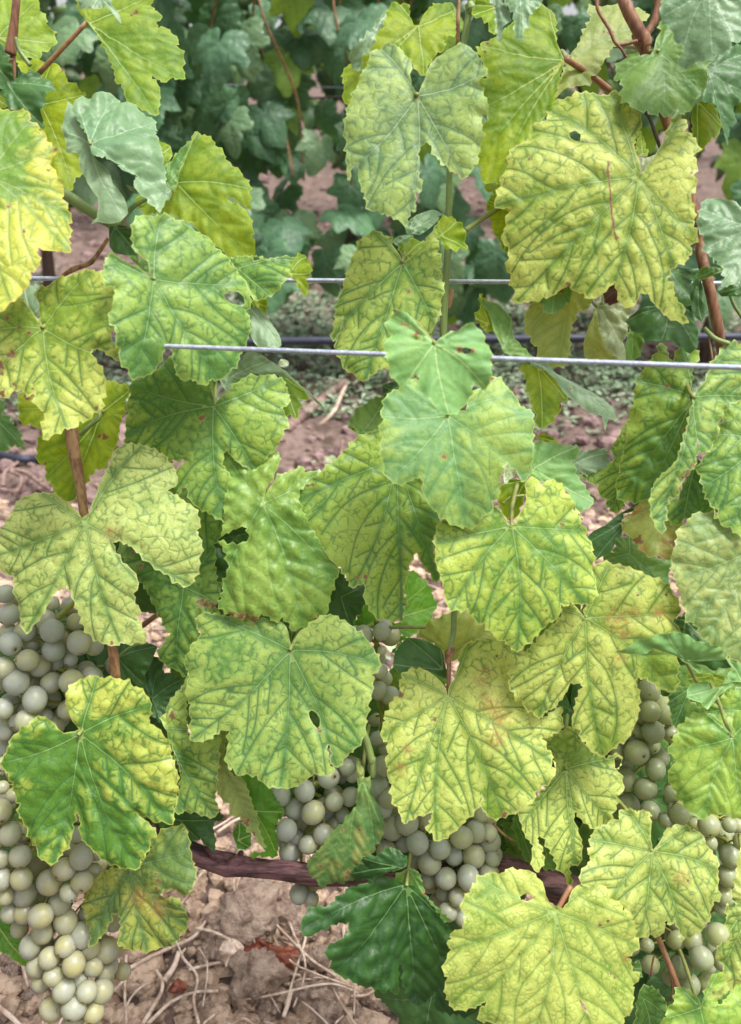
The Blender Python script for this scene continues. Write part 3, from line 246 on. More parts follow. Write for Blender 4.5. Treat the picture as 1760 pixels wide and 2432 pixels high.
# palette: tissue, green, vein, main-vein line, margin, halo strength, vein strength, translucency, roughness, cell size
PAL = {
 'Y':  ('#ccdb74', '#86a63c', '#4c7644', '#a6c068', '#d2d87c', 1.0, .85, .32, .50, 150, .26),
 'YS': ('#c8d870', '#84a440', '#5d8848', '#a8c470', '#ccd474', .85, .65, .32, .50, 230, .30),
 'M':  ('#bbd262', '#74a040', '#467548', '#9cbc68', '#c6d576', 1.0, .85, .32, .48, 150, .38),
 'MG': ('#a6c656', '#68963e', '#3f7044', '#92b664', '#b8cf70', 1.0, .80, .30, .44, 150, .48),
 'MP': ('#b8c67a', '#86a45c', '#5c8058', '#a6b87c', '#c2d084', .9, .7, .30, .45, 140, .42),
 'YM': ('#cddc6c', '#5f9038', '#3c6e40', '#98ba6a', '#ccd870', 1.0, .85, .30, .40, 150, .34),
 'YG': ('#b6bf56', '#6c8c44', '#466c44', '#7e9c58', '#b8c058', 1.0, .9, .30, .5, 165, .46),
 'YE': ('#ccd65e', '#74a03a', '#587f42', '#9cb862', '#dcc75c', .8, .6, .34, .46, 150, .28),
 'T':  ('#b0cc38', '#6f9c28', '#86aa3e', '#c8da78', '#bcd650', .8, .35, .55, .50, 140, .42),  # backlit yellow-green and pale veins put into the leaf colour
 'TG': ('#6cae34', '#549430', '#96be58', '#b2d474', '#8cbe48', .4, .4, .50, .45, 90, .5),
 'G':  ('#7aa24a', '#578840', '#5c8850', '#88aa66', '#92b466', .6, .35, .32, .46, 140, .55),
 'H':  ('#82b060', '#6a9e5c', '#60905f', '#aecb80', '#9dc070', .35, .22, .25, .50, 110, .65),
 'HM': ('#a4c260', '#6c9e5a', '#528658', '#98be6a', '#b6d06c', .8, .5, .28, .48, 135, .46),
 'BM': ('#a8c060', '#76985e', '#416e50', '#b2c486', '#b4c86c', .9, .75, .28, .50, 160, .46),
 'B':  ('#7f9f70', '#668c62', '#58805c', '#98b284', '#92b282', .5, .35, .20, .40, 130, .55),
 'U':  ('#849f78', '#7c9c78', '#70906e', '#a6bc94', '#94b086', .5, .3, .20, .46, 100, .55),
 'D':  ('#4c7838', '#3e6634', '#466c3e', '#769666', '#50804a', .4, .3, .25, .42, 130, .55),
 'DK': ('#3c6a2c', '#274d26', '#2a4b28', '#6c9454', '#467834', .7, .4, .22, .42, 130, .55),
 'K':  ('#a6c658', '#66983e', '#4c8042', '#98bc72', '#aecc6c', .8, .5, .28, .40, 150, .42),
 'P':  ('#b6c26a', '#90a856', '#879c5a', '#aab872', '#bec878', .7, .4, .45, .48, 130, .42),
 'W':  ('#b6c69a', '#98b080', '#a6ba90', '#cad4b6', '#c4d2b2', .4, .3, .25, .28, 130, .4),
 'GY': ('#b4b05a', '#5a8840', '#467846', '#88a856', '#66923e', .7, .4, .28, .42, 130, .70),
 'GS': ('#9cbe5a', '#64963e', '#54824c', '#9cba70', '#b0cc6c', .7, .5, .28, .34, 160, .56),
 'R':  ('#6e3a26', '#552c1e', '#46251c', '#6c4534', '#84503a', .4, .4, .15, .55, 105, .5),
 'BG': ('#5f8b60', '#476f50', '#40674b', '#6c8f6c', '#5c8668', .4, .2, .28, .42, 100, .6),
 'BY': ('#9cc04c', '#7ca642', '#789c48', '#a2bc5c', '#96b44c', .4, .2, .50, .50, 100, .5),
}
ALB = 0.84
def leaf_material(key):
    ti, gr, ve, li, rim, hk, vk, tr, rough, cell, gz = PAL[key]
    ti, gr, ve, li, rim = [dim(srgb(c), ALB) for c in (ti, gr, ve, li, rim)]
    m, nt = mat('leaf_' + key.lower()); g = N(nt)
    lc = g.attr('lc', 'Vector')
    _, ncol = g.noise(lc, 160, 2)
    warp = g.scale(g.vmath('SUBTRACT', ncol, (.5, .5, .5)), .0045)
    lcw = g.vmath('ADD', lc, warp)
    _, ncol2 = g.noise(lc, 60, 1)
    lcw = g.vmath('ADD', lcw, g.scale(g.vmath('SUBTRACT', ncol2, (.5, .5, .5)), .006))
    dm, ds, edge = g.attr('dm'), g.attr('ds'), g.attr('edge')
    zone, rust, blush, jr = g.attr('zone'), g.attr('rust'), g.attr('blush'), g.attr('jr')
    t1, t2 = g.vor(lcw, cell), g.vor(lcw, cell * 2.6)
    v1 = g.mr(dm, .0002, .0013, .95, 0); v2 = g.mr(ds, .0001, .0010, .9, 0)
    brk, _ = g.noise(lc, 190, 2); brk = g.mr(brk, .38, .60, .12, 1)
    v3 = g.math('MULTIPLY', g.mr(t1, .0, .125, .72, 0), brk); v4 = g.math('MULTIPLY', g.mr(t2, .0, .13, .32, 0), g.mr(brk, 0, 1, .9, .2))
    V = g.math('MAXIMUM', g.math('MAXIMUM', v1, v2), g.math('MAXIMUM', v3, v4))
    h = g.math('MAXIMUM', g.mr(dm, 0, .0062, .95, 0), g.mr(ds, 0, .0038, .68, 0))
    h = g.math('MAXIMUM', h, g.math('MULTIPLY', g.mr(t1, 0, .36, .55, 0), g.mr(brk, 0, 1, .35, 1))); h = g.math('MULTIPLY', h, hk)
    nz, _ = g.noise(lc, 22, 3); nz2, _ = g.noise(lc, 75, 3)
    z = g.math('ADD', g.mr(nz, .35, .68, -.30, .50), zone)
    z = g.math('ADD', z, g.mr(nz2, .32, .68, -.19, .17))
    H = g.math('ADD', h, g.math('ADD', z, gz - .35), True)
    # deep green patches keep the veins pale-blotched
    base = g.mix(g.math('MULTIPLY', H, g.math('ADD', g.math('MULTIPLY', h, .34), g.math('ADD', g.mr(nz2, .3, .7, .58, .80), g.math('MULTIPLY', g.math('MAXIMUM', zone, 0.), .38)), True)), ti, gr)
    base = g.mix(g.math('MULTIPLY', V, vk), base, ve)
    lf = g.math('MULTIPLY', g.mr(dm, .00015, .00055, 1, 0), g.mr(jr, .012, .075, .95, .15))
    base = g.mix(lf, base, li)
    base = g.mix(g.mr(edge, .0, .0011, .75, 0), base, rim)
    nb, _ = g.noise(lcw, 320, 4, .65)
    base = g.mix(g.math('MULTIPLY', blush, g.mr(nb, .36, .60, 0, .75)), base, dim(srgb('#b97d4c'), .8))
    base = g.mix(g.mr(nb, .76, .82, 0, .3), base, dim(srgb('#6d5a30'), .8))
    base = g.mix(g.mr(g.math('ADD', rust, g.mr(nb, .3, .7, -.25, .25)), .3, .5), base, dim(srgb('#c0ac66'), .7))
    base = g.mix(g.mr(g.math('ADD', rust, g.mr(nb, .3, .7, -.25, .25)), .5, .68), base, dim(srgb('#8c7050'), .8))
    oi = g.n("ShaderNodeObjectInfo").outputs["Random"]
    hsv = g.n("ShaderNodeHueSaturation")
    g.l(g.mr(oi, 0, 1, .492, .508, 'LINEAR'), hsv.inputs["Hue"]); g.l(g.mr(oi, 0, 1, 1.02, .92, 'LINEAR'), hsv.inputs["Saturation"])
    fine, _ = g.noise(lc, 900, 3, .7)
    g.l(g.math('MULTIPLY', g.mr(g.math('FRACT', g.math('MULTIPLY', oi, 7.3)), 0, 1, .93, 1.06, 'LINEAR'), g.mr(fine, .3, .7, .93, 1.07)), hsv.inputs["Value"])
    g.l(base, hsv.inputs["Color"]); col = hsv.outputs[0]
    # relief of the tissue between the veins
    hb = g.math('ADD', g.mr(t1, 0, .42, 0, 1), g.math('ADD', g.mr(ds, 0, .003, 0, 1.2), g.mr(t2, 0, .3, 0, .25)))
    hb = g.math('ADD', hb, g.math('MULTIPLY', fine, .18))
    bmp = g.n("ShaderNodeBump"); bmp.inputs["Distance"].default_value = .0007; bmp.inputs["Strength"].default_value = .30
    g.l(hb, bmp.inputs["Height"])
    pb = g.n("ShaderNodeBsdfPrincipled"); g.l(col, pb.inputs["Base Color"]); g.l(bmp.outputs[0], pb.inputs["Normal"])
    g.l(g.mr(fine, .3, .7, rough - .06, rough + .1), pb.inputs["Roughness"]); pb.inputs["Specular IOR Level"].default_value = .36
    tl = g.n("ShaderNodeBsdfTranslucent")
    g.l(g.mix(1.0, col, (1.25, 1.18, .42), 'MULTIPLY'), tl.inputs["Color"]); g.l(bmp.outputs[0], tl.inputs["Normal"])
    ms = g.n("ShaderNodeMixShader"); ms.inputs[0].default_value = tr
    g.l(pb.outputs[0], ms.inputs[1]); g.l(tl.outputs[0], ms.inputs[2])
    out = g.n("ShaderNodeOutputMaterial"); g.l(ms.outputs[0], out.inputs[0])
    return m
MATS = {}
def lm(k):
    if k not in MATS: MATS[k] = leaf_material(k)
    return MATS[k]
def simple(name, c1, c2, scale, rough=.6, bump=.3, bdist=.001, spec=.4, stretch=(1, 1, 1), metal=0., trans=None, detail=4):
    m, nt = mat(name); g = N(nt)
    tc = g.n("ShaderNodeTexCoord").outputs["Object"]
    mp = g.n("ShaderNodeMapping"); g.l(tc, mp.inputs[0]); mp.inputs["Scale"].default_value = stretch
    f, _ = g.noise(mp.outputs[0], scale, detail, .6); f2, _ = g.noise(tc, scale * .23, 2)
    b = g.mix(g.mr(g.math('ADD', f, g.math('MULTIPLY', g.math('SUBTRACT', f2, .5), .8)), .35, .68), c1, c2)
    bm = g.n("ShaderNodeBump"); bm.inputs["Strength"].default_value = bump; bm.inputs["Distance"].default_value = bdist
    g.l(f, bm.inputs["Height"])
    pb = g.n("ShaderNodeBsdfPrincipled"); g.l(b, pb.inputs["Base Color"]); g.l(bm.outputs[0], pb.inputs["Normal"])
    g.l(g.mr(f, .3, .7, rough - .05, rough + .1), pb.inputs["Roughness"]); pb.inputs["Specular IOR Level"].default_value = spec
    pb.inputs["Metallic"].default_value = metal
    out = g.n("ShaderNodeOutputMaterial"); g.l(pb.outputs[0], out.inputs[0]); return m

# ---------------------------------------------------------------- objects
def link(name, mesh, parent=None, mat_=None, kind=None):
    o = bpy.data.objects.new(name, mesh); C.objects.link(o)
    if mat_ is not None and not mesh.materials: mesh.materials.append(mat_)
    if parent is not None: o.parent = parent
    if kind: o['kind'] = kind
    return o
def thing(o, label, cat, group=None):
    o['label'] = label; o['category'] = cat
    if group: o['group'] = group
    return o
def empty(name, loc=(0, 0, 0)):
    o = bpy.data.objects.new(name, None); C.objects.link(o); o.location = loc; return o
def mesh_from(name, v, f, smooth=True):
    me = bpy.data.meshes.new(name); me.from_pydata([tuple(q) for q in v], [], f)
    if smooth: me.polygons.foreach_set('use_smooth', [True] * len(me.polygons))
    me.update(); return me
def catmull(P, n=8):
    P = [Vector(p) for p in P]
    if len(P) == 2: return [P[0].lerp(P[1], i / n) for i in range(n + 1)]
    Q = [P[0] * 2 - P[1]] + P + [P[-1] * 2 - P[-2]]; out = []
    for i in range(1, len(Q) - 2):
        for k in range(n):
            t = k / n; a, b, c, d = Q[i - 1], Q[i], Q[i + 1], Q[i + 2]
            out.append(.5 * ((2 * b) + (c - a) * t + (2 * a - 5 * b + 4 * c - d) * t * t + (3 * b - a - 3 * c + d) * t ** 3))
    out.append(P[-1]); return out
def tube_geo(path, rad, seg=10, ridge=0., seed=0):
    path = catmull(path) if len(path) < 12 else [Vector(p) for p in path]
    n = len(path); rr = random.Random(seed)
    ph = [rr.uniform(0, 6.28) for _ in range(6)]
    if isinstance(rad, (int, float)): rad = [rad, rad]
    v, f = [], []; prev = None
    for i, p in enumerate(path):
        t = (path[min(i + 1, n - 1)] - path[max(i - 1, 0)]).normalized()
        if prev is None: prev = t.orthogonal().normalized()
        u = (prev - t * prev.dot(t)).normalized(); prev = u; w = t.cross(u)
        s = i / (n - 1) * (len(rad) - 1); k = min(int(s), len(rad) - 2); r = rad[k] + (rad[k + 1] - rad[k]) * (s - k)
        for j in range(seg):
            a = 2 * math.pi * j / seg
            q = r * (1 + ridge * (math.sin(3 * a + ph[0] + i * .11) * .5 + math.sin(5 * a + ph[1] - i * .2) * .35 + math.sin(a * 2 + i * .7 + ph[2]) * .3))
            v.append(p + (u * math.cos(a) + w * math.sin(a)) * q)
    for i in range(n - 1):
        for j in range(seg):
            k = (j + 1) % seg; f.append((i * seg + j, i * seg + k, (i + 1) * seg + k, (i + 1) * seg + j))
    f.append(tuple(range(seg))[::-1]); f.append(tuple(range((n - 1) * seg, n * seg)))
    return v, f
def tube(name, path, rad, m, parent=None, seg=10, ridge=0., seed=0, kind=None):
    v, f = tube_geo(path, rad, seg, ridge, seed)
    return link(name, mesh_from(name, v, f), parent, m, kind)

# ---------------------------------------------------------------- the leaf
def inside(P, poly):
    x, y = P[:, 0], P[:, 1]; c = np.zeros(len(P), bool); n = len(poly)
    for i in range(n):
        x1, y1 = poly[i]; x2, y2 = poly[(i + 1) % n]
        if y1 == y2: continue
        m = (y1 > y) != (y2 > y); c ^= m & (x < (x2 - x1) * (y - y1) / (y2 - y1) + x1)
    return c
def segdist(P, A, B):
    d = np.full(len(P), 1e9)
    for i0 in range(0, len(A), 256):
        a, b = A[i0:i0 + 256], B[i0:i0 + 256]; ab = b - a; L = (ab ** 2).sum(1) + 1e-12
        t = np.clip(((P[:, None, :] - a) * ab).sum(2) / L, 0, 1)
        q = a + t[..., None] * ab; d = np.minimum(d, np.sqrt(((P[:, None, :] - q) ** 2).sum(2)).min(1))
    return d
def closed(poly): return poly, np.roll(poly, -1, 0)
def resample(pl, step):
    d = np.r_[0, np.cumsum(np.sqrt((np.diff(pl, axis=0) ** 2).sum(1)))]
    n = max(2, int(d[-1] / step) + 1); s = np.linspace(0, d[-1], n)
    return np.c_[np.interp(s, d, pl[:, 0]), np.interp(s, d, pl[:, 1])]
def serrate(poly, J, rr, tooth=.0060, amp=.25, smooth=False):
    n = len(poly); area = .5 * np.sum(poly[:, 0] * np.roll(poly[:, 1], -1) - np.roll(poly[:, 0], -1) * poly[:, 1])
    sg = 1 if area > 0 else -1; out = []
    size = np.sqrt(abs(area))
    for i in range(n):
        a, b = poly[i], poly[(i + 1) % n]; L = np.hypot(*(b - a)); out.append(a)
        if L < 1e-6: continue
        u = (b - a) / L; nrm = np.array([u[1], -u[0]]) * sg; mid = (a + b) / 2
        near = np.hypot(*(mid - J)) < .22 * size
        if smooth or near:
            if L > .004: out.append(mid + nrm * L * rr.uniform(.02, .06))
            continue
        k = max(1, int(round(L / tooth)))
        cuts = np.linspace(0, 1, k + 1); cuts[1:-1] += [rr.uniform(-.32, .32) / k for _ in range(k - 1)]
        for j in range(k):
            s0, s1 = cuts[j], cuts[j + 1]; w = (s1 - s0) * L; am = w * amp * rr.uniform(.35, 1.5)
            peak = rr.uniform(.5, .85)
            if j > 0: out.append(a + u * s0 * L - nrm * am * .25)
            out.append(a + u * (s0 + (s1 - s0) * peak * .5) * L + nrm * am * .30)
            out.append(a + u * (s0 + (s1 - s0) * peak) * L + nrm * am)
    return np.array(out)
def vein_net(poly, tips, rr, size, holes=()):
    mains = []
    for t in tips:
        t = np.array(t); L = np.hypot(*t)
        if L < 1e-4: continue
        nrm = np.array([-t[1], t[0]]) / L; bend = rr.uniform(-.05, .05) * L
        s = np.linspace(0, 1, 40)[:, None]; pl = s * t * .985 + nrm * np.sin(s * math.pi) * bend + nrm * np.sin(s * 9 + rr.uniform(0, 6)) * .004 * L * s
        mains.append(resample(pl, .001))
    secs = []; secpts = np.full((1, 2), 9.)
    A_, B_ = closed(poly)
    for mi, m in enumerate(mains):
        L = len(m) * .001; others = np.concatenate([q[8:] for k, q in enumerate(mains) if k != mi and len(q) > 9] or [np.full((1, 2), 9.)])
        s = rr.uniform(.10, .16) * size + .008; side = rr.choice((-1, 1))
        while s < L * .93:
            i = min(int(s / .001), len(m) - 2); d = m[i + 1] - m[i]; base = math.atan2(d[1], d[0])
            for sd in ((side,) if rr.random() < .8 else (1, -1)):
                ang = base + sd * R_(rr.uniform(36, 60)); p = m[i].copy(); path = [p.copy()]; own = m
                for k in range(int(.75 * size / .0015)):
                    ang += -sd * rr.uniform(.0, .030) + rr.uniform(-.05, .05)
                    p = p + np.array([math.cos(ang), math.sin(ang)]) * .0015
                    if k % 2 == 0:
                        if not inside(p[None], poly)[0]: break
                        if k > 3:
                            if np.min(np.abs(others - p).sum(1)) < .0038: break
                            if secs:
                                if np.min(np.abs(secpts - p).sum(1)) < .0038: break
                    path.append(p.copy())
                if len(path) > 4: secs.append(np.array(path))
            if secs: secpts = np.concatenate(secs)
            side = -side; s += size * rr.uniform(.08, .13)
    return mains, secs
def blotch(P, spots, rr):
    o = np.zeros(len(P))
    for (c, r) in spots:
        d = np.hypot(*(P - c).T); a = np.arctan2(P[:, 1] - c[1], P[:, 0] - c[0])
        rad = r * (1 + .25 * np.sin(3 * a + c[0] * 900) + .15 * np.sin(7 * a + c[1] * 700))
        o = np.maximum(o, np.clip(1.25 - .75 * d / rad, 0, 1) * (d < rad * 1.7))
    return o
def build_leaf(name, poly, tips, holes, rr, opt, fine=1.0, reliefscale=1.0):
    """poly, tips, holes in the leaf's own plane (metres), junction at the origin"""
    area = abs(.5 * np.sum(poly[:, 0] * np.roll(poly[:, 1], -1) - np.roll(poly[:, 0], -1) * poly[:, 1])); size = math.sqrt(area)
    if not tips:
        d = np.hypot(*poly.T); order = np.argsort(-d); tips = []
        for k in order:
            a = math.atan2(poly[k][1], poly[k][0])
            if all(abs((a - math.atan2(t[1], t[0]) + math.pi) % (2 * math.pi) - math.pi) > .6 for t in tips): tips.append(poly[k])
            if len(tips) == 3: break
    sm = 'sm' in opt
    out = serrate(poly, np.zeros(2), rr, smooth=sm)
    out = out[np.r_[True, np.hypot(*np.diff(out, axis=0).T) > .0004]]
    mains, secs = vein_net(out, tips, rr, size) if fine > .3 else ([resample(np.array([[0, 0], t]), .004) for t in tips], [])
    sp = max(.0014, size * .021) / fine
    lo, hi = out.min(0), out.max(0)
    gx, gy = np.meshgrid(np.arange(lo[0], hi[0], sp), np.arange(lo[1], hi[1], sp * .866)); gx[1::2] += sp / 2
    G = np.c_[gx.ravel(), gy.ravel()]; G += np.array([[rr.uniform(-.12, .12) * sp, rr.uniform(-.12, .12) * sp] for _ in range(len(G))])
    G = G[inside(G, out)]
    A_, B_ = closed(out); eg = segdist(G, A_, B_); G = G[eg > sp * .45]
    vp = np.concatenate([resample(q, sp * .6) for q in mains + secs]) if (mains or secs) else np.zeros((0, 2))
    if len(vp):
        vp = vp[inside(vp, out)]
        vp = vp[segdist(vp, A_, B_) > sp * .35]
        key = {}; 
        for q in vp: key.setdefault((int(q[0] / (sp * .35)), int(q[1] / (sp * .35))), q)
        vp = np.array(list(key.values()))
        dd = np.min(np.hypot(G[:, None, 0] - vp[None, :, 0], G[:, None, 1] - vp[None, :, 1]), axis=1) if len(vp) else np.full(len(G), 9)
        G = G[dd > sp * .5]
    extra = []
    for pl, w in opt.get('scar', []):
        q_ = resample(pl, .0009); extra += [a + np.array([dx, 0]) for a in q_ for dx in (-1.6 * w, 0, 1.6 * w)]
    for (c, r) in opt.get('rust', []):
        k = max(4, int(r / .0006)); extra += [c + np.array([math.cos(a), math.sin(a)]) * r * q for q in (0, .5, 1, 1.5) for a in np.linspace(0, 6.28, 9)[:-1]]
    P = np.concatenate([G, vp] + ([np.array(extra)] if extra else []))
    P = P[inside(P, out)]
    no = len(out); V = [Vector(p) for p in out]; E = [(i, (i + 1) % no) for i in range(no)]
    for h in holes:
        k = len(V); hh = resample(np.vstack([h, h[:1]]), .0012)[:-1]; V += [Vector(p) for p in hh]; E += [(k + i, k + (i + 1) % len(hh)) for i in range(len(hh))]
    if holes:
        for h in holes: P = P[~inside(P, h)]
    V += [Vector(p) for p in P]
    vo, eo, fo, _, _, _ = delaunay_2d_cdt(V, E, [], 0, 1e-6)
    P = np.array([(v.x, v.y) for v in vo]); F = np.array([f for f in fo if len(f) == 3])
    cen = P[F].mean(1); keep = inside(cen, out)
    for h in holes: keep &= ~inside(cen, h)
    F = F[keep]
    used = np.unique(F); mp = -np.ones(len(P), int); mp[used] = np.arange(len(used)); P = P[used]; F = mp[F]
    # attributes
    def dist(lines):
        if not lines: return np.full(len(P), 1.)
        A = np.concatenate([q[:-1] for q in lines]); B = np.concatenate([q[1:] for q in lines]); return segdist(P, A, B)
    simp = lambda ls, st: [resample(q, st) for q in ls]
    dm = dist(simp(mains, .003)); ds = dist(simp(secs, .003)) if secs else np.full(len(P), 1.)
    edge = segdist(P, A_, B_)
    for h in holes: edge = np.minimum(edge, segdist(P, *closed(h)))
    r = np.hypot(*P.T); Rm = r.max(); a = np.arctan2(P[:, 1], P[:, 0])
    q = opt.get('quilt', 1.0) * reliefscale
    cup = opt.get('cup', rr.uniform(.09, .20)) * reliefscale
    n1 = np.zeros(len(P))
    for k in range(7):
        fx, fy = rr.uniform(-1, 1) * 95, rr.uniform(-1, 1) * 95; n1 += np.sin(P[:, 0] * fx + P[:, 1] * fy + rr.uniform(0, 6.3))
    n2 = np.zeros(len(P))
    for k in range(9):
        fx, fy = rr.uniform(-1, 1) * 520, rr.uniform(-1, 1) * 520; n2 += np.sin(P[:, 0] * fx + P[:, 1] * fy + rr.uniform(0, 6.3))
    z = -cup * Rm * (r / Rm) ** 2 * 1.0
    z += q * .0014 * (1 - np.exp(-(dm / .0075) ** 2)) * np.clip(edge / .006, 0, 1)
    z += q * .0006 * (1 - np.exp(-(ds / .0032) ** 2))
    z += reliefscale * (.0048 * (r / Rm) ** 2 * np.sin(a * rr.choice((3, 4, 5)) + rr.uniform(0, 6.3)) + .0006 * n1 * np.clip(r / Rm * 1.4, 0, 1) + q * .00012 * n2)
    z += reliefscale * .0012 * np.exp(-edge / .004) * np.sin(a * 17 + rr.uniform(0, 6.3))
    t0 = np.array(tips[0]); t0 = t0 / (np.hypot(*t0) + 1e-9); perp = P[:, 0] * t0[1] - P[:, 1] * t0[0]       # >0: viewer's left of the midrib
    fo = opt.get('fold', rr.uniform(-.06, .20)) * (0 if sm else 1); z += fo * (np.sqrt(perp ** 2 + .006 ** 2) - .25 * Rm)
    if 'flap' in opt:
        a_, b_, k_ = opt['flap']; u_ = b_ - a_; L_ = np.hypot(*u_); u_ = u_ / L_; side = (P[:, 0] - a_[0]) * u_[1] - (P[:, 1] - a_[1]) * u_[0]
        side = -side if k_ < 0 else side; q_ = np.clip(side, 0, None); z += abs(k_) * (q_ - .5 * q_ ** 2 / Rm)
    me = bpy.data.meshes.new(name); me.from_pydata([(p[0], p[1], zz) for p, zz in zip(P, z)], [], F.tolist())
    me.polygons.foreach_set('use_smooth', [True] * len(me.polygons))
    off = np.array([rr.uniform(0, 5), rr.uniform(0, 5), rr.uniform(0, 5)])
    def att(nm, val):
        at = me.attributes.new(nm, 'FLOAT', 'POINT'); at.data.foreach_set('value', val.astype(np.float32))
    att('dm', dm); att('ds', ds); att('edge', edge); att('jr', r)
    zo = np.zeros(len(P))
    for (c, rad, s) in opt.get('zone', []): zo += s * np.exp(-(np.hypot(*(P - c).T) / rad) ** 2)
    ru = blotch(P, opt.get('rust', []), rr)
    for pl, w in opt.get('scar', []):
        q_ = resample(pl, .001); q_ = q_ + np.c_[np.sin(np.arange(len(q_)) * .7) * w * .35, np.zeros(len(q_))]; ru = np.maximum(ru, np.clip(1.3 - segdist(P, q_[:-1], q_[1:]) / (w * 1.5), 0, 1))
    att('zone', zo); att('rust', ru)
    bl = np.zeros(len(P))
    for (c, rad) in opt.get('blush', []): bl = np.maximum(bl, np.exp(-(np.hypot(*(P - c).T) / rad) ** 2))
    att('blush', bl)
    at = me.attributes.new('lc', 'FLOAT_VECTOR', 'POINT')
    at.data.foreach_set('vector', (np.c_[P, z * 0] + off).astype(np.float32).ravel())
    me.update(); return me
# ---------------------------------------------------------------- simple materials
M_CANE = simple('cane_bark', dim(srgb('#b08a64'), .8), dim(srgb('#7d583e'), .8), 420, .6, .6, .0008, stretch=(1, 1, .12))
M_CANER = simple('red_cane_bark', dim(srgb('#9c7152'), .75), dim(srgb('#74493a'), .75), 420, .55, .6, .0007, stretch=(1, 1, .12))
M_GREEN = simple('green_shoot_skin', dim(srgb('#8ea45e'), .7), dim(srgb('#768c50'), .7), 200, .45, .25, .0004, stretch=(1, 1, .15))
M_PETR = simple('petiole_red', dim(srgb('#9a6a4c'), .75), dim(srgb('#b08a66'), .7), 200, .42, .2, .0003)
M_PETG = simple('petiole_green', dim(srgb('#9aa85c'), .7), dim(srgb('#8a8a50'), .7), 200, .42, .2, .0003)
M_CORD = simple('cordon_bark', dim(srgb('#80585c'), .85), dim(srgb('#3a2428'), .85), 330, .5, 1.0, .003, spec=.5, stretch=(.08, 1, 1), detail=6)
M_DARKT = simple('dry_tendril', (.035, .025, .028), (.07, .05, .045), 200)
M_WIRE = simple('galvanised_wire', (.32, .36, .44), (.48, .53, .62), 700, .45, .3, .0002, metal=.4)
M_HOSE = simple('black_polyethylene', (.020, .025, .045), (.035, .04, .065), 60, .5, .15, .0005, spec=.4)
M_WOODW = simple('dry_wood', dim(srgb('#b89a90'), .6), dim(srgb('#8c6f68'), .6), 90, .7, .5, .0015, stretch=(1, 1, .3))
M_STRAW = simple('straw', dim(srgb('#e2cdbc'), .9), dim(srgb('#b89c88'), .85), 120, .6, .3, .0008)
M_SOIL = simple('soil', dim(srgb('#9c857c'), .58), dim(srgb('#68564e'), .56), 55, .85, .9, .006, spec=.2, detail=8)  # darkened so that shade between and under the clods is in the colour
M_CLOD = simple('clod_earth', dim(srgb('#d4bba8'), .9), dim(srgb('#a2887a'), .85), 2.6, .85, .7, .06, spec=.15, detail=9)
M_GRAV = simple('gravel_earth', dim(srgb('#ccb29c'), .9), dim(srgb('#927a68'), .86), 130, .85, .9, .004, spec=.15, detail=6)
M_FARS = simple('far_soil', dim(srgb('#ad928e'), .68), dim(srgb('#7c6664'), .64), 60, .85, .8, .004, spec=.15)
M_WEED = simple('weed_leaf', dim(srgb('#a8ba9e'), .85), dim(srgb('#7f9a74'), .8), 30, .5, .2)
M_RED = simple('red_dry_leaf', dim(srgb('#a8644a'), .7), dim(srgb('#7a3c2e'), .7), 90, .6, .6, .0015)
M_STEM = simple('rachis', dim(srgb('#a3a64c'), .7), dim(srgb('#7c8a3c'), .7), 200, .5, .3, .0005)
def grape_material(name, ca, cb, cbloom):
    m, nt = mat(name); g = N(nt)
    tc = g.n("ShaderNodeTexCoord").outputs["Object"]; oi = g.n("ShaderNodeObjectInfo").outputs["Random"]
    shift = g.n("ShaderNodeCombineXYZ"); g.l(g.math('MULTIPLY', oi, 40), shift.inputs[0])
    p = g.vmath('ADD', tc, shift.outputs[0])
    f, _ = g.noise(p, 90, 4); f2, _ = g.noise(p, 380, 3, .7); f3, _ = g.noise(p, 150, 2)
    c = g.mix(g.mr(oi, 0, 1, 0, 1, 'LINEAR'), ca, cb)
    c = g.mix(g.mr(f, .35, .7, 0, .5), c, dim(srgb('#a8aa84'), .8))
    c = g.mix(g.mr(f, .40, .62, 0, .42), c, cbloom)       # bloom
    sx = g.n("ShaderNodeSeparateXYZ"); g.l(tc, sx.inputs[0])
    pole = g.math('SQRT', g.math('ADD', g.math('POWER', sx.outputs[0], 2.), g.math('POWER', sx.outputs[1], 2.)))
    low = g.math('LESS_THAN', sx.outputs[2], 0.)
    st = g.math('MULTIPLY', g.mr(pole, .0006, .0013, 1, 0), low)
    c = g.mix(g.math('MULTIPLY', g.math('MULTIPLY', g.mr(pole, .001, .0040, .8, 0), low), g.mr(f3, .45, .6)), c, dim(srgb('#a08a3c'), .8))
    c = g.mix(g.mr(g.math('MULTIPLY', g.mr(f3, .68, .76), g.mr(f2, .4, .55)), .2, .8, 0, .6), c, dim(srgb('#8a6a44'), .7))
    c = g.mix(st, c, dim(srgb('#4a3420'), .7))
    pb = g.n("ShaderNodeBsdfPrincipled"); g.l(c, pb.inputs["Base Color"])
    pb.inputs["Subsurface Weight"].default_value = .7; pb.inputs["Subsurface Radius"].default_value = (1.0, 1.0, .45)
    pb.inputs["Subsurface Scale"].default_value = .010
    g.l(g.mr(f2, .3, .7, .24, .40), pb.inputs["Roughness"]); pb.inputs["Specular IOR Level"].default_value = .5
    tl = g.n("ShaderNodeBsdfTranslucent"); g.l(g.mix(1.0, c, (1.15, 1.15, .70), 'MULTIPLY'), tl.inputs["Color"])
    ms = g.n("ShaderNodeMixShader"); ms.inputs[0].default_value = .30; g.l(pb.outputs[0], ms.inputs[1]); g.l(tl.outputs[0], ms.inputs[2])
    out = g.n("ShaderNodeOutputMaterial"); g.l(ms.outputs[0], out.inputs[0]); return m
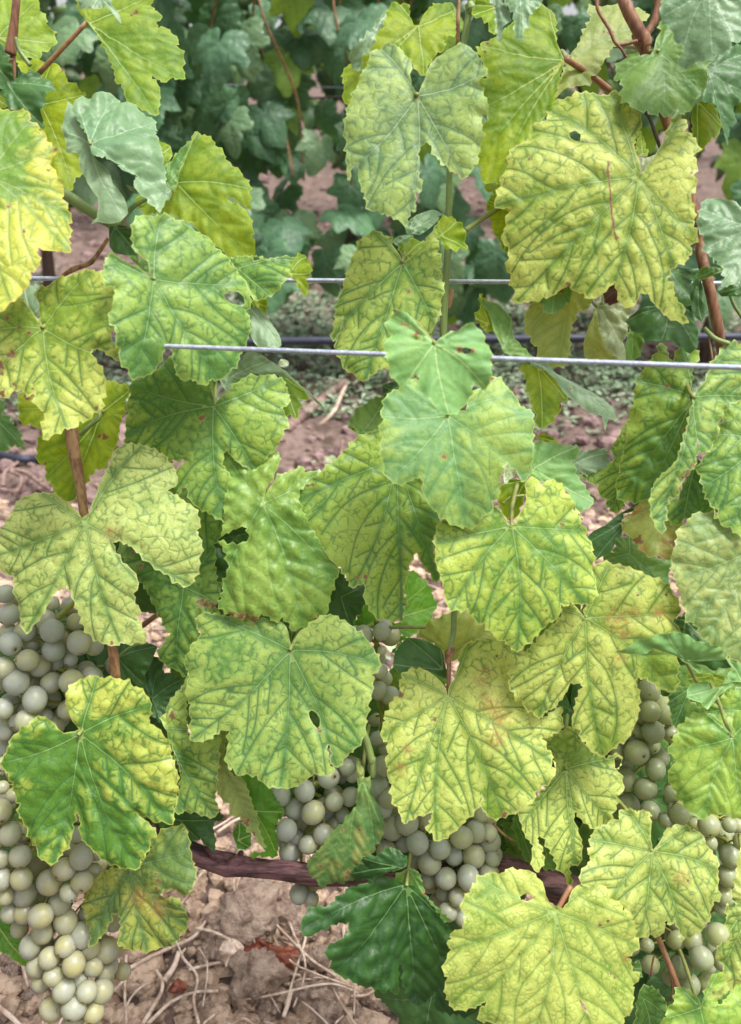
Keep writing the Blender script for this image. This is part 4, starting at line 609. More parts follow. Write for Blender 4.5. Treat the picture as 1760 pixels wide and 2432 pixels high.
GM = {'w': grape_material('grape_skin_ripe', dim(srgb('#b6b9a2'), .88), dim(srgb('#c4bf8c'), .86), dim(srgb('#c8cacb'), .9)),
      'b': grape_material('grape_skin_bloom', dim(srgb('#b6bdb2'), .95), dim(srgb('#c6c69c'), .93), dim(srgb('#c4cad6'), 1)),
      'g': grape_material('grape_skin_green', dim(srgb('#a4b08c'), .9), dim(srgb('#b4ba82'), .9), dim(srgb('#b8beb4'), .92))}
GLAB = {'left upper bunch': 'grape bunch at the left edge under the pale lobed yellow leaf', 'left lower bunch': 'long ripe grape bunch tapering to the ground at lower left',
        'small middle bunch': 'small grape bunch left of the hanging spotted leaf, above the dark branch', 'long middle bunch': 'long bluish grape bunch between the spotted leaf and the rust-flecked leaf',
        'right bunch': 'greenish grape bunch hanging in the gap at middle right', 'lower right bunch': 'shaded grape bunch behind the leaves at the lower right edge'}
GKIND = {'left lower bunch': 'w', 'right bunch': 'g', 'lower right bunch': 'g'}

# ---------------------------------------------------------------- the ground
SL, G0 = 0.12, -0.9376
_gr = np.random.RandomState(5); GK = [(_gr.uniform(-1, 1) * s, _gr.uniform(-1, 1) * s, _gr.uniform(0, 6.3), a) for s, a in ((6, .011), (6, .011), (14, .007), (14, .007), (30, .004), (30, .004), (55, .0025), (55, .0025)) for _ in (0, 1)]
def gz(x, y):
    z = G0 + SL * y + 0 * x
    for fx, fy, ph, a in GK: z = z + a * np.sin(fx * x + fy * y + ph)
    return z
def ground_hit(p, lift=0.):
    d = ray(p); t = (G0 + lift) / (d.z - SL * d.y) if (d.z - SL * d.y) < -1e-4 else 30
    for _ in range(4):
        q = d * t; t *= (gz(q.x, q.y) + lift) / q.z if abs(q.z) > .05 else 1
    return d * t
def grid_mesh():
    ys = np.concatenate([np.arange(-2.5, .45, .3), np.arange(.45, 2.2, .022), np.arange(2.2, 5, .05), np.geomspace(5, 160, 40)])
    xs = np.concatenate([-np.geomspace(60, 2.0, 22), np.arange(-1.95, -.75, .06), np.arange(-.75, .75, .022), np.arange(.75, 2.0, .06), np.geomspace(2.0, 60, 22)])
    X, Y = np.meshgrid(xs, ys); Z = gz(X, Y); nx = len(xs)
    f = [(j * nx + i, j * nx + i + 1, (j + 1) * nx + i + 1, (j + 1) * nx + i) for j in range(len(ys) - 1) for i in range(nx - 1)]
    return mesh_from('ground', np.c_[X.ravel(), Y.ravel(), Z.ravel()], f)
ground = link('ground', grid_mesh(), None, M_SOIL, 'structure')
def clod_mesh(seed, sub=3):
    import bmesh
    bm = bmesh.new(); bmesh.ops.create_icosphere(bm, subdivisions=sub, radius=1); rr = random.Random(seed)
    ks = [(Vector((rr.gauss(0, 1), rr.gauss(0, 1), rr.gauss(0, 1))) * s, rr.uniform(0, 6.3), a) for s, a in ((1.2, .13), (1.6, .11), (2.8, .09), (4, .06), (6, .07), (9, .06), (14, .05), (22, .035)) for _ in (0, 1)]
    for v in bm.verts:
        n = v.co.copy(); d = 1.12 + sum(a * math.sin(k.dot(n) + ph) for k, ph, a in ks)
        v.co = n * d
    me = bpy.data.meshes.new('clod'); bm.to_mesh(me); bm.free()
    me.polygons.foreach_set('use_smooth', [sub > 2] * len(me.polygons)); me.materials.append(M_CLOD); return me
CL_BIG = [clod_mesh(s, 4) for s in range(4)]; CL_SM = [clod_mesh(s + 20, 2) for s in range(7)]
def clod(p, s, meshes, flat=.75):
    o = bpy.data.objects.new('clod', rnd.choice(meshes)); C.objects.link(o); o.parent = ground
    z = gz(p[0], p[1]); o.location = (p[0], p[1], float(z) + s * .25)
    o.rotation_euler = (rnd.uniform(-.4, .4), rnd.uniform(-.4, .4), rnd.uniform(0, 6.28)); o.scale = (s * rnd.uniform(.85, 1.2), s * rnd.uniform(.8, 1.1), s * flat * rnd.uniform(.8, 1.1))
for t, x, y, r in (('K', 100, 1030, 190), ('K', 120, 1400, 185), ('K', 330, 980, 110), ('K', 480, 1480, 115), ('K', 600, 1470, 75), ('K', 215, 1575, 75),
                   ('K', 560, 1620, 110), ('K', 430, 1110, 60), ('K', 480, 1260, 80), ('K', 900, 1520, 60), ('K', 1010, 1430, 75), ('J', 1290, 1210, 70),
                   ('J', 1395, 1180, 85), ('J', 1320, 1080, 90), ('K', 270, 860, 80), ('K', 30, 890, 80), ('K', 720, 1600, 60), ('K', 800, 1500, 55), ('J', 1250, 1560, 60),
                   ('J', 60, 1340, 55), ('J', 50, 1270, 60), ('J', 160, 1490, 50), ('J', 830, 1420, 60), ('J', 1190, 1480, 60), ('L', 560, 1500, 60), ('K', 1180, 1620, 80), ('K', 640, 1180, 60)):
    g_ = ground_hit(px(t, x, y)); zc = g_.dot(CF); clod(g_, r / TS / FOC * zc, CL_BIG, .8)
for _ in range(255):
    y = .80 + rnd.random() ** 1.3 * 1.5; x = rnd.uniform(-.52, .52) * (y / .9) * .9; clod((x, y), rnd.choice((.006, .008, .010, .013, .017)) * rnd.uniform(.8, 1.3), CL_SM)
def scatter_stuff(name, n, ylo, yhi, xw, smin, smax, sub_meshes, m, flat=.8):
    V, F, k = [], [], 0; base = []
    for me in sub_meshes:
        co = np.empty(len(me.vertices) * 3); me.vertices.foreach_get('co', co); base.append((co.reshape(-1, 3), np.array([p.vertices[:] for p in me.polygons])))
    rs = np.random.RandomState(3)
    for _ in range(n):
        co, fc = base[rs.randint(len(base))]; y = ylo + (yhi - ylo) * rs.rand() ** 1.4; x = rs.uniform(-1, 1) * xw * max(.6, y * .55)
        s = smin + (smax - smin) * rs.rand() ** 3; a = rs.uniform(0, 6.28); c, sn = math.cos(a), math.sin(a)
        q = co @ np.array([[c, sn, 0], [-sn, c, 0], [0, 0, 1]]) * s * np.array([1, 1, flat]); q += (x, y, float(gz(x, y)) + s * .2)
        V.append(q); F.append(fc + k); k += len(q)
    V = np.concatenate(V); F = np.concatenate(F); me = mesh_from(name, V, F.tolist(), False); o = link(name, me, ground, m, 'stuff'); return o
CL_T = [clod_mesh(s + 40, 1) for s in range(6)]
scatter_stuff('gravel', 12000, .66, 2.0, .85, .003, .015, CL_T, M_GRAV)
scatter_stuff('far_clods', 4500, 1.7, 9.0, 1.0, .008, .03, CL_T, M_FARS)
# straw and dry stalks lying on the near soil
def straw_geo(n, seed, ylo, yhi, xw, lmin, lmax, r0, r1):
    V, F = [], []; rr = random.Random(seed)
    for k in range(n):
        y = ylo + (yhi - ylo) * rr.random(); x = rr.uniform(-xw, xw) * y; a = rr.uniform(0, 6.28); L = rr.uniform(lmin, lmax); P = []; cx, cy = x, y
        cv = rr.gauss(0, .16); h0 = rr.uniform(.002, .02)
        for i in range(6):
            P.append((cx, cy, float(gz(cx, cy)) + 0.012 + h0 * math.sin(i / 5 * 3.14) + rr.uniform(0, .006))); a += cv + rr.uniform(-.1, .1); cx += math.cos(a) * L / 5; cy += math.sin(a) * L / 5
        v, f = tube_geo(P, [rr.uniform(r0, r1), rr.uniform(r0, r1) * .6], 5); b = len(V); V += v; F += [tuple(i + b for i in q) for q in f]
    return V, F
V, F = straw_geo(330, 4, .70, 1.6, .5, .04, .20, .0009, .0023)
link('straw', mesh_from('straw', V, F), ground, M_STRAW, 'stuff')
def stalk(pts, w, m, name, label, cat, lift=.012, group=None):
    P = []
    for i, (p, _) in enumerate(pts):
        q = ground_hit(p, lift); P.append(q + Vector((0, 0, 0)))
    zc = P[len(P) // 2].dot(CF); r = w / 2 / TS / FOC * zc
    o = tube(name, P, [r, r * .8], m, None, 8, .1); thing(o, label, cat, group); return o
G_ST = 'dry stalks on the soil below the vine'
for s, w, lab in (("J 870,1640 930,1540 985,1440 985,1370 950,1310", 26, "pale bent dry stalk lying right of the long grape bunch"),
                  ("J 770,1310 900,1240 1050,1170 1180,1110 1270,990", 24, "long pale dry stalk rising to the right beneath the brownish lobed leaf"),
                  ("J 1000,1380 1060,1290 1090,1200", 36, "short thick greyish stalk left of the orange leaf fragments"),
                  ("J 1150,1310 1290,1275 1450,1250 1520,1250", 20, "straight straw leading to the red dry leaf"),
                  ("J -20,1530 60,1590 130,1660", 34, "pale stalk in the bottom left corner of the view"),
                  ("J 900,1640 1040,1510 1180,1450 1330,1440", 22, "curved dry stalk at the bottom edge, below the big clods"),
                  ("J 770,1220 760,1450 770,1640", 18, "upright thin straw close to the tip of the grape bunch"),
                  ("K 290,1600 330,1480 370,1380", 28, "short split grey stalk between two large clods"),
                  ("K 320,1330 400,1350 465,1375", 22, "small stub of straw right of the red dry leaf"),
                  ("J 1210,1640 1180,1500 1200,1350 1110,1230 1130,1180", 20, "looped dry tendril left of the big clods"),
                  ("J 1520,890 1540,780", 24, "short pale stalk under the dark horizontal branch")):
    stalk(parse(s), w, M_STRAW, 'dry_stalk', lab, 'stalk', .016, G_ST)
def crumpled(name, pts, m, label, cat, lift=.03, amp=.010, seed=1, zc=None):
    P2 = [p for p, _ in parse(pts)]; c = np.mean(P2, axis=0); g_ = ground_hit(tuple(c), lift); zc = g_.dot(CF)
    fr = leaf_frame(g_, 20, 0); poly = np.array([to_plane(p, g_, fr) for p in P2])
    me = build_leaf(name, poly, [], [], random.Random(seed), dict(sm=1, cup=.35, quilt=3), 1.0, 1.6)
    me.materials.clear(); me.materials.append(m); o = bpy.data.objects.new(name, me); C.objects.link(o)
    o.matrix_world = Matrix.Translation(g_) @ fr.to_4x4(); thing(o, label, cat); return o
def leaf_frame(P0, tx, ty):
    d = P0.normalized(); n = -CF; n = Quaternion(CR, R_(-tx)) @ n; n = Quaternion(CU, R_(ty)) @ n      # tx>0: lower edge comes forward
    e2 = (CU - n * CU.dot(n)).normalized(); e1 = e2.cross(n)
    return Matrix((e1, e2, n)).transposed()
def to_plane(p, P0, fr):
    n = fr.col[2]; r = ray(p); q = r * (P0.dot(n) / r.dot(n)) - P0
    return (q.dot(fr.col[0]), q.dot(fr.col[1]))
crumpled('dry_leaf', "K 20,1115 120,1120 200,1150 260,1165 340,1170 385,1215 370,1240 300,1225 345,1250 350,1320 260,1280 180,1270 120,1240 30,1230", M_RED, 'curled rust red dry leaf lying between two large clods', 'dry leaf')
crumpled('leaf_fragment', "J 1350,1140 1420,1120 1480,1180 1460,1260 1380,1290 1330,1230", M_STRAW, 'pale tan scrap of dry leaf just left of the red dry leaf', 'dry leaf', seed=6)
crumpled('leaf_fragment', "J 1080,1360 1130,1390 1140,1430 1080,1460 1010,1450", M_RED, 'small orange scrap of dead leaf among straw left of the clods', 'dry leaf')

# ---------------------------------------------------------------- the foreground vine
vine = empty('grapevine', pt(px('K', 0, 700), .67)); C0 = vine.location.copy()
thing(vine, 'nearest grapevine filling the view, yellowing veined leaves and pale green grape bunches', 'grapevine')
def put(o, mw, parent=vine):
    o.parent = parent; o.matrix_world = mw; o.matrix_parent_inverse = Matrix.Identity(4); o.matrix_basis = Matrix.Translation(-C0) @ mw if parent is vine else mw
def vtube(name, pts, rad_px, m, layers, seg=12, ridge=.05, parent=None, seed=0, radii=None):
    P = [p for p, _ in parse(pts)]
    if not isinstance(layers, (list, tuple)): layers = [layers] * len(P)
    W = [pt(p, canopy(l, p)) for p, l in zip(P, layers)]
    zc = W[0].dot(CF); k = 1 / 2 / TS / FOC * zc
    rp = rad_px if isinstance(rad_px, (list, tuple)) else [rad_px, rad_px]
    v, f = tube_geo([w - C0 for w in W], [q * k for q in rp], seg, ridge, seed)
    return link(name, mesh_from(name, v, f), parent or vine, m)
def tube_children(leaf, mw, pts, w, m, layer):
    P = [p for p, _ in pts]; inv = mw.inverted()
    W = [inv @ pt(p, canopy(layer - .25 - .5 * i, p)) for i, p in enumerate(P)]
    zc = (mw @ W[0]).dot(CF); r = w / 2 / TS / FOC * zc
    v, f = tube_geo(W, [r, r * 1.15], 8, .05); return link('petiole', mesh_from('petiole', v, f), leaf, m)
count = 0
for ln in LEAVES.strip().splitlines():
    lay, pal, J, tips, outl, holes, opts = ln.split('|'); lay = float(lay); rr = random.Random(hash((count * 7 + 13)) & 0xffff); count += 1
    J = parse(J)[0][0]; P0 = pt(J, canopy(lay, J)); opt = {}; raw = {}
    for kv in opts.split(';'):
        if '=' in kv: k, v = kv.split('=', 1); raw[k] = v
    for k in ('quilt', 'cup'):
        if k in raw: opt[k] = float(raw[k])
    if 'sm' in raw: opt['sm'] = 1
    tx = float(raw.get('tx', rr.uniform(3, 17))); ty = float(raw.get('ty', rr.uniform(-11, 11)))
    fr = leaf_frame(P0, tx, ty); sc = P0.dot(CF) / FOC
    O2 = parse(outl); poly = np.array([to_plane(p, P0, fr) for p, _ in O2])
    T2 = [np.array(to_plane(p, P0, fr)) for p, _ in parse(tips)] if tips.strip() else []
    H2 = [np.array([to_plane(p, P0, fr) for p, _ in parse(h)]) for h in holes.split(';') if h.strip()]
    for k in ('rust', 'blush'):
        if k in raw: opt[k] = [(np.array(to_plane(p, P0, fr)), e[0] / TS * sc) for p, e in parse(raw[k])]
    if 'scar' in raw: opt['scar'] = [(np.array([to_plane(p, P0, fr) for p, _ in parse(raw['scar'])]), .00055)]
    if 'fold' in raw: opt['fold'] = float(raw['fold'])
    if 'flap' in raw:
        q2 = parse(raw['flap']); opt['flap'] = (np.array(to_plane(q2[0][0], P0, fr)), np.array(to_plane(q2[1][0], P0, fr)), q2[0][1][0])
    if 'zone' in raw: opt['zone'] = [(np.array(to_plane(p, P0, fr)), e[0] / TS * sc, e[1]) for p, e in parse(raw['zone'])]
    me = build_leaf('leaf', poly, T2, H2, rr, opt)
    me.materials.append(lm(pal)); o = bpy.data.objects.new('leaf', me); C.objects.link(o)
    if 'lab' in raw: o['label'] = raw['lab']
    mw = Matrix.Translation(P0) @ fr.to_4x4(); put(o, mw)
    if 'pet' not in raw and 'sm' not in raw and len(T2) > 2:
        inv = mw.inverted(); side = rr.uniform(-.02, .02); W = [inv @ q for q in (P0, P0 + Vector((side * .2, .012, .001)), P0 + Vector((side * .6, .030, .006)), P0 + Vector((side * 1.4, .055, .010)))]
        v, f = tube_geo(W, [.0013, .0015], 8, .05); link('petiole', mesh_from('petiole', v, f), o, M_PETG)
    if 'pet' in raw:
        tube_children(o, mw, [(J, [])] + parse(raw['pet']), float(raw['petw']), M_PETR if pal in ('T', 'YS', 'Y', 'MG') else M_PETG, lay)
# shoots
vtube('cane', "A 105,-40 95,60 80,200 62,330", [46, 50, 72], M_CANER, [3.7, 3.7, 3.6, 3.5])
vtube('cane', "A 70,330 85,400 85,490", [50, 26, 22], M_CANER, 3.4)
vtube('shoot', "A 95,230 120,310 185,400", 26, M_GREEN, 4.2)
vtube('shoot', "A 350,1150 480,1240 600,1320 730,1390", [62, 66, 60, 66], M_GREEN, [2.5, 2.6, 2.7, 2.8])
vtube('shoot', "A 740,1375 770,1300 840,1240 925,1195", 30, M_GREEN, 3.2)
vtube('shoot', "A 660,1450 600,1540 550,1600 D 450,100 380,140", [22, 26, 30, 34, 24], M_CANE, 2)
vtube('cane', "D 425,1000 450,1200 490,1420 522,1650 G 600,500 680,850 705,1060", [84, 76, 62, 52, 56, 62, 68], M_CANE, [3.7, 3.8, 4, 4.2, 4, 3.9, 3.8], seg=16, ridge=.03)
vtube('shoot', "D 488,1108 540,1060 600,1010 608,960", 27, M_GREEN, [3.9, 4, 4, 3.8])
vtube('shoot', "B 1440,-40 1425,60 1385,280 1330,700 1300,1100 1298,1500 E 1290,0 1265,500 1290,900 H 1330,600 1300,900", [44, 44, 38, 38, 40, 42, 48, 44, 40, 34], M_GREEN, [2.6, 2.6, 2.6, 2.6, 2.6, 2.8, 3, 3, 3.2, 4.4, 5.4], seg=14, ridge=.03)
vtube('cane_node', "B 1415,20 1432,50 1440,80", [50, 70, 46], M_GREEN, 2.7)
vtube('shoot', "B 1440,60 1480,20 1520,-40", 34, M_CANE, 2.7)
vtube('cane', "B 1358,-40 1350,280", 24, M_CANE, 2)
vtube('shoot', "E 1290,340 1300,280 1310,220", [30, 50, 36], M_CANE, 2.6)
vtube('shoot', "E 1185,520 1200,450", 22, M_GREEN, 3)
vtube('cane_node', "H 1285,960 1302,905 1325,860", [26, 62, 24], M_CANE, 5.6)
vtube('cane', "C 900,-60 960,80 1040,230 1060,340 1110,500 1160,640 1210,800 1300,1080 1360,1280 1400,1450 F 1395,0 1450,220 1500,450 1530,640", [76, 78, 80, 76, 74, 72, 66, 62, 66, 70, 72, 70, 72, 62], M_CANER, [4.4, 4.4, 4.4, 4.2, 3.4, 3, 3, 3, 3, 3.2, 3.4, 3.8, 3.6, 3.4], seg=16, ridge=.03)
vtube('cane_node', "C 1000,190 1035,235 1060,290", [70, 112, 80], M_CANER, 4.3)
vtube('shoot', "C 1060,215 1110,130 1160,-40", 44, M_CANER, 4.3)
vtube('tendril', "C 1010,250 890,270 840,180 770,60 765,-30", 22, M_CANER, 4.7, 8)
vtube('tendril', "C 890,270 920,310 945,350", 16, M_CANER, 4.8, 8)
vtube('tendril', "C 1015,650 1080,715 1120,820 1150,905", [14, 20, 24, 18], M_DARKT, 2.8, 8)
vtube('tendril', "C 1060,650 1085,720", 18, M_DARKT, 2.8, 8)
vtube('petiole', "C 215,1240 100,1310 B 1395,1405", 30, M_PETG, 4.2, 8)
vtube('petiole', "F 1570,245 1600,320 1650,400", 22, M_GREEN, 2.4, 8)
vtube('petiole', "F 1415,460 1480,520 1570,555", 28, M_GREEN, 5.4, 8)
vtube('tendril', "F 1445,500 1460,600 1470,670", 12, M_CANE, 5.3, 8)
vtube('petiole', "F 190,1530 240,1490 320,1478", 17, M_PETG, 4.2, 8)
vtube('shoot', "H 930,745 1040,740 1155,742", 24, M_PETG, 3.2, 8)
vtube('shoot', "H 770,1370 800,1450 830,1560 K 830,20 835,140", [46, 48, 46, 40], M_GREEN, 5, 10)
vtube('petiole', "L 1135,1110 1180,1220 1240,1370 1260,1440", 34, M_PETR, 6.0, 8)
vtube('tendril', "L 1090,1350 1100,1280 1110,1230", 12, M_CANER, 4.0, 8)
vtube('tendril', "L 1215,1500 1222,1400 1210,1330", 14, M_CANER, 4.6, 8)
vtube('tendril', "L 130,420 190,480 260,530", 14, M_CANE, 4, 8)
vtube('petiole', "G 350,690 400,640 460,590", 34, M_STEM, 3.4, 8)
vtube('petiole', "G 720,920 800,860 900,840", 14, M_GREEN, 2.4, 8)
vtube('cordon', "J 900,480 1130,585 1260,640 1390,680 1500,690 1640,705 K 300,710 450,735 800,740 1300,720 L 160,675 330,740 520,810 720,850 1000,870 1300,900", [110, 118, 120, 150, 122, 112, 120, 124, 120, 120, 150, 165, 190, 180, 170, 170], M_CORD, [2.6, 2.6, 2.6, 2.6, 2.6, 2.6, 2.6, 2.6, 2, 2, 2, 2, 2, 2, 2, 2], seg=30, ridge=.26, seed=4)
vtube('cordon_spur', "J 1250,560 1290,600 1340,640", [30, 50, 90], M_CORD, 2.9, ridge=.2)
vtube('cordon_spur', "J 1470,590 1450,640 1380,690", [30, 60, 90], M_CORD, 2.9, ridge=.2)
# grape bunches
import bmesh
def berry_mesh(nu, nv):
    bm = bmesh.new(); bmesh.ops.create_uvsphere(bm, u_segments=nu, v_segments=nv, radius=.009)
    me = bpy.data.meshes.new('grape'); bm.to_mesh(me); bm.free(); me.polygons.foreach_set('use_smooth', [True] * len(me.polygons)); return me
BERRYS = {}
for k in GM: BERRYS[k] = berry_mesh(24, 14); BERRYS[k].materials.append(GM[k])
BERRYL = berry_mesh(16, 10); ngr = 0
for nm, (lay, s) in GRAPES.items():
    rr = random.Random(len(nm) + 3); B = []
    for p, e in parse(s):
        r, l = e; zc = canopy(lay, p) + l * .013
        B.append((pt(p, zc), r / TS / FOC * zc * .955))
    cen = sum((b[0] for b in B), Vector()) / len(B)
    ysort = sorted(B, key=lambda b: -b[0].z)
    # fill the bunch's body behind the berries in view
    full = list(B)
    for _ in range(int(len(B) * 2.2)):
        a = rr.choice(B); q = a[0] + CF * rr.uniform(.012, .036) + CR * rr.uniform(-.008, .008) + CU * rr.uniform(-.006, .010)
        r = rr.uniform(.0068, .0084)
        if all((q - b[0]).length > (r + b[1]) * .86 for b in full): full.append((q, r))
    k = min(9, len(ysort)); axis = []
    for i in range(k):
        seg_ = ysort[i * len(ysort) // k:(i + 1) * len(ysort) // k]; axis.append(sum((b[0] for b in seg_), Vector()) / len(seg_) + CF * .014)
    Vv, Ff = tube_geo([a - C0 for a in [axis[0] + Vector((0, 0, .02))] + axis], [.0022, .0012], 6)
    for b in full:
        a = min(axis, key=lambda q: (q - b[0]).length); v, f = tube_geo([a - C0, (a + b[0]) / 2 - C0 + Vector((0, 0, .002)), b[0] - C0], .0007, 4)
        n0 = len(Vv); Vv += v; Ff += [tuple(i + n0 for i in q) for q in f]
    bun = link('grape_bunch', mesh_from('rachis', Vv, Ff), vine, M_STEM); bun['label'] = GLAB[nm]
    for b_i, (q, r) in enumerate(full):
        if b_i < len(B):
            o = bpy.data.objects.new('grape', BERRYS[GKIND.get(nm, 'b')]); C.objects.link(o); o.parent = bun; o.location = q - C0; ngr += 1
            dirv = Vector((rr.gauss(0, .5), rr.gauss(-.7, .45), rr.gauss(-.7, .5))); o.rotation_euler = (-dirv).to_track_quat('Z', 'Y').to_euler()
            k = r / .009; o.scale = (k * rr.uniform(.92, 1.02), k * rr.uniform(.92, 1.02), k * rr.uniform(.97, 1.08))
    co = np.array([v.co for v in BERRYL.vertices]); FV, FF = [], []
    for q, r in full[len(B):]:
        b0 = len(FV) * len(co); FV.append(co * (r / .009) + np.array(q - C0)); FF += [tuple(i + b0 for i in p.vertices) for p in BERRYL.polygons]
    if FV: link('inner_grapes', mesh_from('inner_grapes', np.concatenate(FV), FF), bun, GM[GKIND.get(nm, 'b')], 'stuff')

# ---------------------------------------------------------------- prototype leaves for the rest of the foliage
def proto_outline(rr):
    base = [(0, -.02), (12, .30), (22, .52), (33, .62), (50, .74), (66, .80), (80, .70), (92, .72), (104, .86), (116, .98), (126, .80), (136, .66), (146, .80), (158, .96), (172, 1.08)]
    P = []
    for a, r in base: P.append((a, max(0, r) * rr.uniform(.93, 1.07)))
    P += [(180, 1.16)] + [(360 - a, max(0, r) * rr.uniform(.93, 1.07)) for a, r in reversed(base[1:])]
    return np.array([(math.sin(R_(a)) * r, math.cos(R_(a)) * r) for a, r in P])
def proto(pal, seed, fine, L=.085, relief=1.3):
    rr = random.Random(seed); o = proto_outline(rr) * L
    tips = [np.array((math.sin(R_(a)), math.cos(R_(a)))) * r * L for a, r in ((180, 1.12), (116, .93), (244, .93), (64, .74), (296, .74))]
    me = build_leaf('leaf', o, tips, [], rr, dict(quilt=1.2, cup=.3), fine, relief); me.materials.append(lm(pal)); return me
BGP = [proto('BG', 50 + i, .5) for i in range(6)]; BGY = [proto('BY', 70 + i, .5) for i in range(3)]; BGB = [proto('B', 90 + i, .5) for i in range(2)]
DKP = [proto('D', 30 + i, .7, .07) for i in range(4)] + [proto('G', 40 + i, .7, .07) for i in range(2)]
def place(me, q, parent, off, rr, s=1., up=.35, spread=.5):
    o = bpy.data.objects.new('leaf', me); C.objects.link(o); o.parent = parent; o.location = q - off
    n = Vector((rr.gauss(0, spread), -1 + rr.gauss(0, .25), up + rr.gauss(0, spread))).normalized()
    y = Vector((rr.gauss(0, .35), 0, 1)); y = (y - n * y.dot(n)).normalized(); x = y.cross(n)
    o.rotation_euler = Matrix((x, y, n)).transposed().to_euler(); o.scale = (s, s, s); return o
# leaves on the far side of the near vine, in the shade between the bunches
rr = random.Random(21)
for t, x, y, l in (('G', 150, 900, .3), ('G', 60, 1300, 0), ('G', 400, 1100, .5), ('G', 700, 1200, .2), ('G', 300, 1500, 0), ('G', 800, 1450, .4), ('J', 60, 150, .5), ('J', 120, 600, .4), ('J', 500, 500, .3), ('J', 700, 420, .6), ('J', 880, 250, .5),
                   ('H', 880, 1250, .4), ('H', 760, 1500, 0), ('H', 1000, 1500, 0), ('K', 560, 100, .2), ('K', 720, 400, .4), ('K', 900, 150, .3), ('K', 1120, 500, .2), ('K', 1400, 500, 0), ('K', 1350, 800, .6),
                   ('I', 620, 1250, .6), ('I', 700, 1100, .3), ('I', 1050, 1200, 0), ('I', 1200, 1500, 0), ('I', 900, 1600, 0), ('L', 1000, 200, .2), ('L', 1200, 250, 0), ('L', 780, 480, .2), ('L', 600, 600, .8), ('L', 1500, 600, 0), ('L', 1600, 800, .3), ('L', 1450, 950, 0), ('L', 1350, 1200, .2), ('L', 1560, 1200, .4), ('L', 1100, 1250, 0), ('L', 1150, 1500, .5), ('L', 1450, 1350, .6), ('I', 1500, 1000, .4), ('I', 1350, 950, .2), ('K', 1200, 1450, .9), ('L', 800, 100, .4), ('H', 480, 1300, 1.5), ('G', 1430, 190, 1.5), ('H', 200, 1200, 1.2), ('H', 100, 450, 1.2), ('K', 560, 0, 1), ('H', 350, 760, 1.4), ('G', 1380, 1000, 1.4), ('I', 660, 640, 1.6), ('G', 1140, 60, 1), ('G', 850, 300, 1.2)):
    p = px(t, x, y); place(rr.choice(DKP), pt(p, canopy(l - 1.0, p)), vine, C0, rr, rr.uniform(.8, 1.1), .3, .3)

# ---------------------------------------------------------------- trellis wires and hoses
def wire(name, p1, z1, p2, z2, r, m, label, cat, sag=0., off=1.35):
    a, b = pt(p1, z1), pt(p2, z2); d = (b - a); a2, b2 = a - d * off, b + d * off
    P = [a2.lerp(b2, t) + Vector((0, 0, -sag * (1 - (2 * t - 1) ** 2))) for t in np.linspace(0, 1, 30)]
    o = tube(name, P, r, m, None, 12); thing(o, label, cat); return o
pA, pB = px('D', 1030, 570), px('F', 1641, 700)
wire('trellis_wire', pA, canopy(7.5, pA), pB, canopy(12.6, pB), .00145, M_WIRE, 'front silvery wire crossing before the leaves, behind the small smooth green leaf', 'wire', 0, 1.0)
pA, pB = px('E', 310, 168), px('F', 290, 178)
wire('trellis_wire', pA, .655, pB, .655, .00165, M_WIRE, 'upper thin grey wire passing behind the near leaves', 'wire')
pA, pB = px('E', 270, 538), px('F', 700, 520)
wire('irrigation_hose', pA, 2.35, pB, 2.35, .0105, M_HOSE, 'dark blue-black irrigation hose stretched level in front of the weeds', 'hose')
pA, pB = px('F', 20, 50), px('F', 260, 62)
wire('far_wire', pA, 3.6, pB, 3.6, .0030, M_HOSE, 'thin black line hanging low beneath the far vine row', 'wire')
pA, pB = px('B', 120, 522), px('B', 690, 535)
wire('far_wire', pA, 2.75, pB, 2.75, .0022, M_WIRE, 'bluish wire of the far row, upper of two in the gap', 'wire')
pA, pB = px('B', 420, 598), px('B', 650, 592)
wire('far_wire', pA, 2.9, pB, 2.9, .0036, M_DARKT, 'dark wire of the far row just below the bluish one', 'wire')
a = [ground_hit(p, .02) for p, _ in parse("D -300,1200 -60,1215 40,1240 110,1255 200,1258 330,1262")]
thing(tube('hose', a, .0105, M_HOSE), 'short length of blue-black hose on the soil at the left edge', 'hose')
a = [ground_hit(p, .02) for p, _ in parse("H 1010,260 1060,330 1110,370 1180,395 1300,390")]
thing(tube('hose', a, .011, M_HOSE), 'bit of dark hose seen through the gap between three middle leaves', 'hose')
for s, w, lab, m in (("E 310,1070 480,930 620,820 730,735", 60, 'thick dark pruned branch slanting on the soil', M_WOODW), ("E 510,1055 600,960 660,830 720,750", 24, 'thin pale twig beside the thick slanting branch', M_STRAW),
                  ("D 20,1420 30,1340 110,1275", 26, 'pinkish bent twig on the soil at the left edge', M_WOODW), ("D 60,1320 160,1340 240,1400 300,1440", 30, 'pinkish thick twig below the short hose', M_WOODW), ("D 0,1440 100,1450 130,1370 60,1330", 26, 'curled root-like twig on the soil at far left', M_WOODW), ("E 640,1250 650,1140", 26, 'short upright pinkish twig left of the yellow middle leaf', M_WOODW),
                  ("F 480,1180 380,1290", 22, 'stub of twig behind the right middle leaves', M_WOODW)):
    stalk(parse(s), w, m, 'twig', lab, 'twig', .03, 'prunings on the soil between the rows')
g_ = ground_hit(px('E', 500, 1260), .02); fr = leaf_frame(g_, 50, 0)
me = build_leaf('fallen_leaf', np.array([to_plane(px('E', x, y), g_, fr) for x, y in ((410, 1200), (470, 1215), (560, 1250), (620, 1255), (610, 1310), (520, 1320), (440, 1300))]), [], [], random.Random(4), dict(sm=1), .4, 3)
me.materials.append(lm('W')); o = bpy.data.objects.new('fallen_leaf', me); C.objects.link(o); o.matrix_world = Matrix.Translation(g_) @ fr.to_4x4()
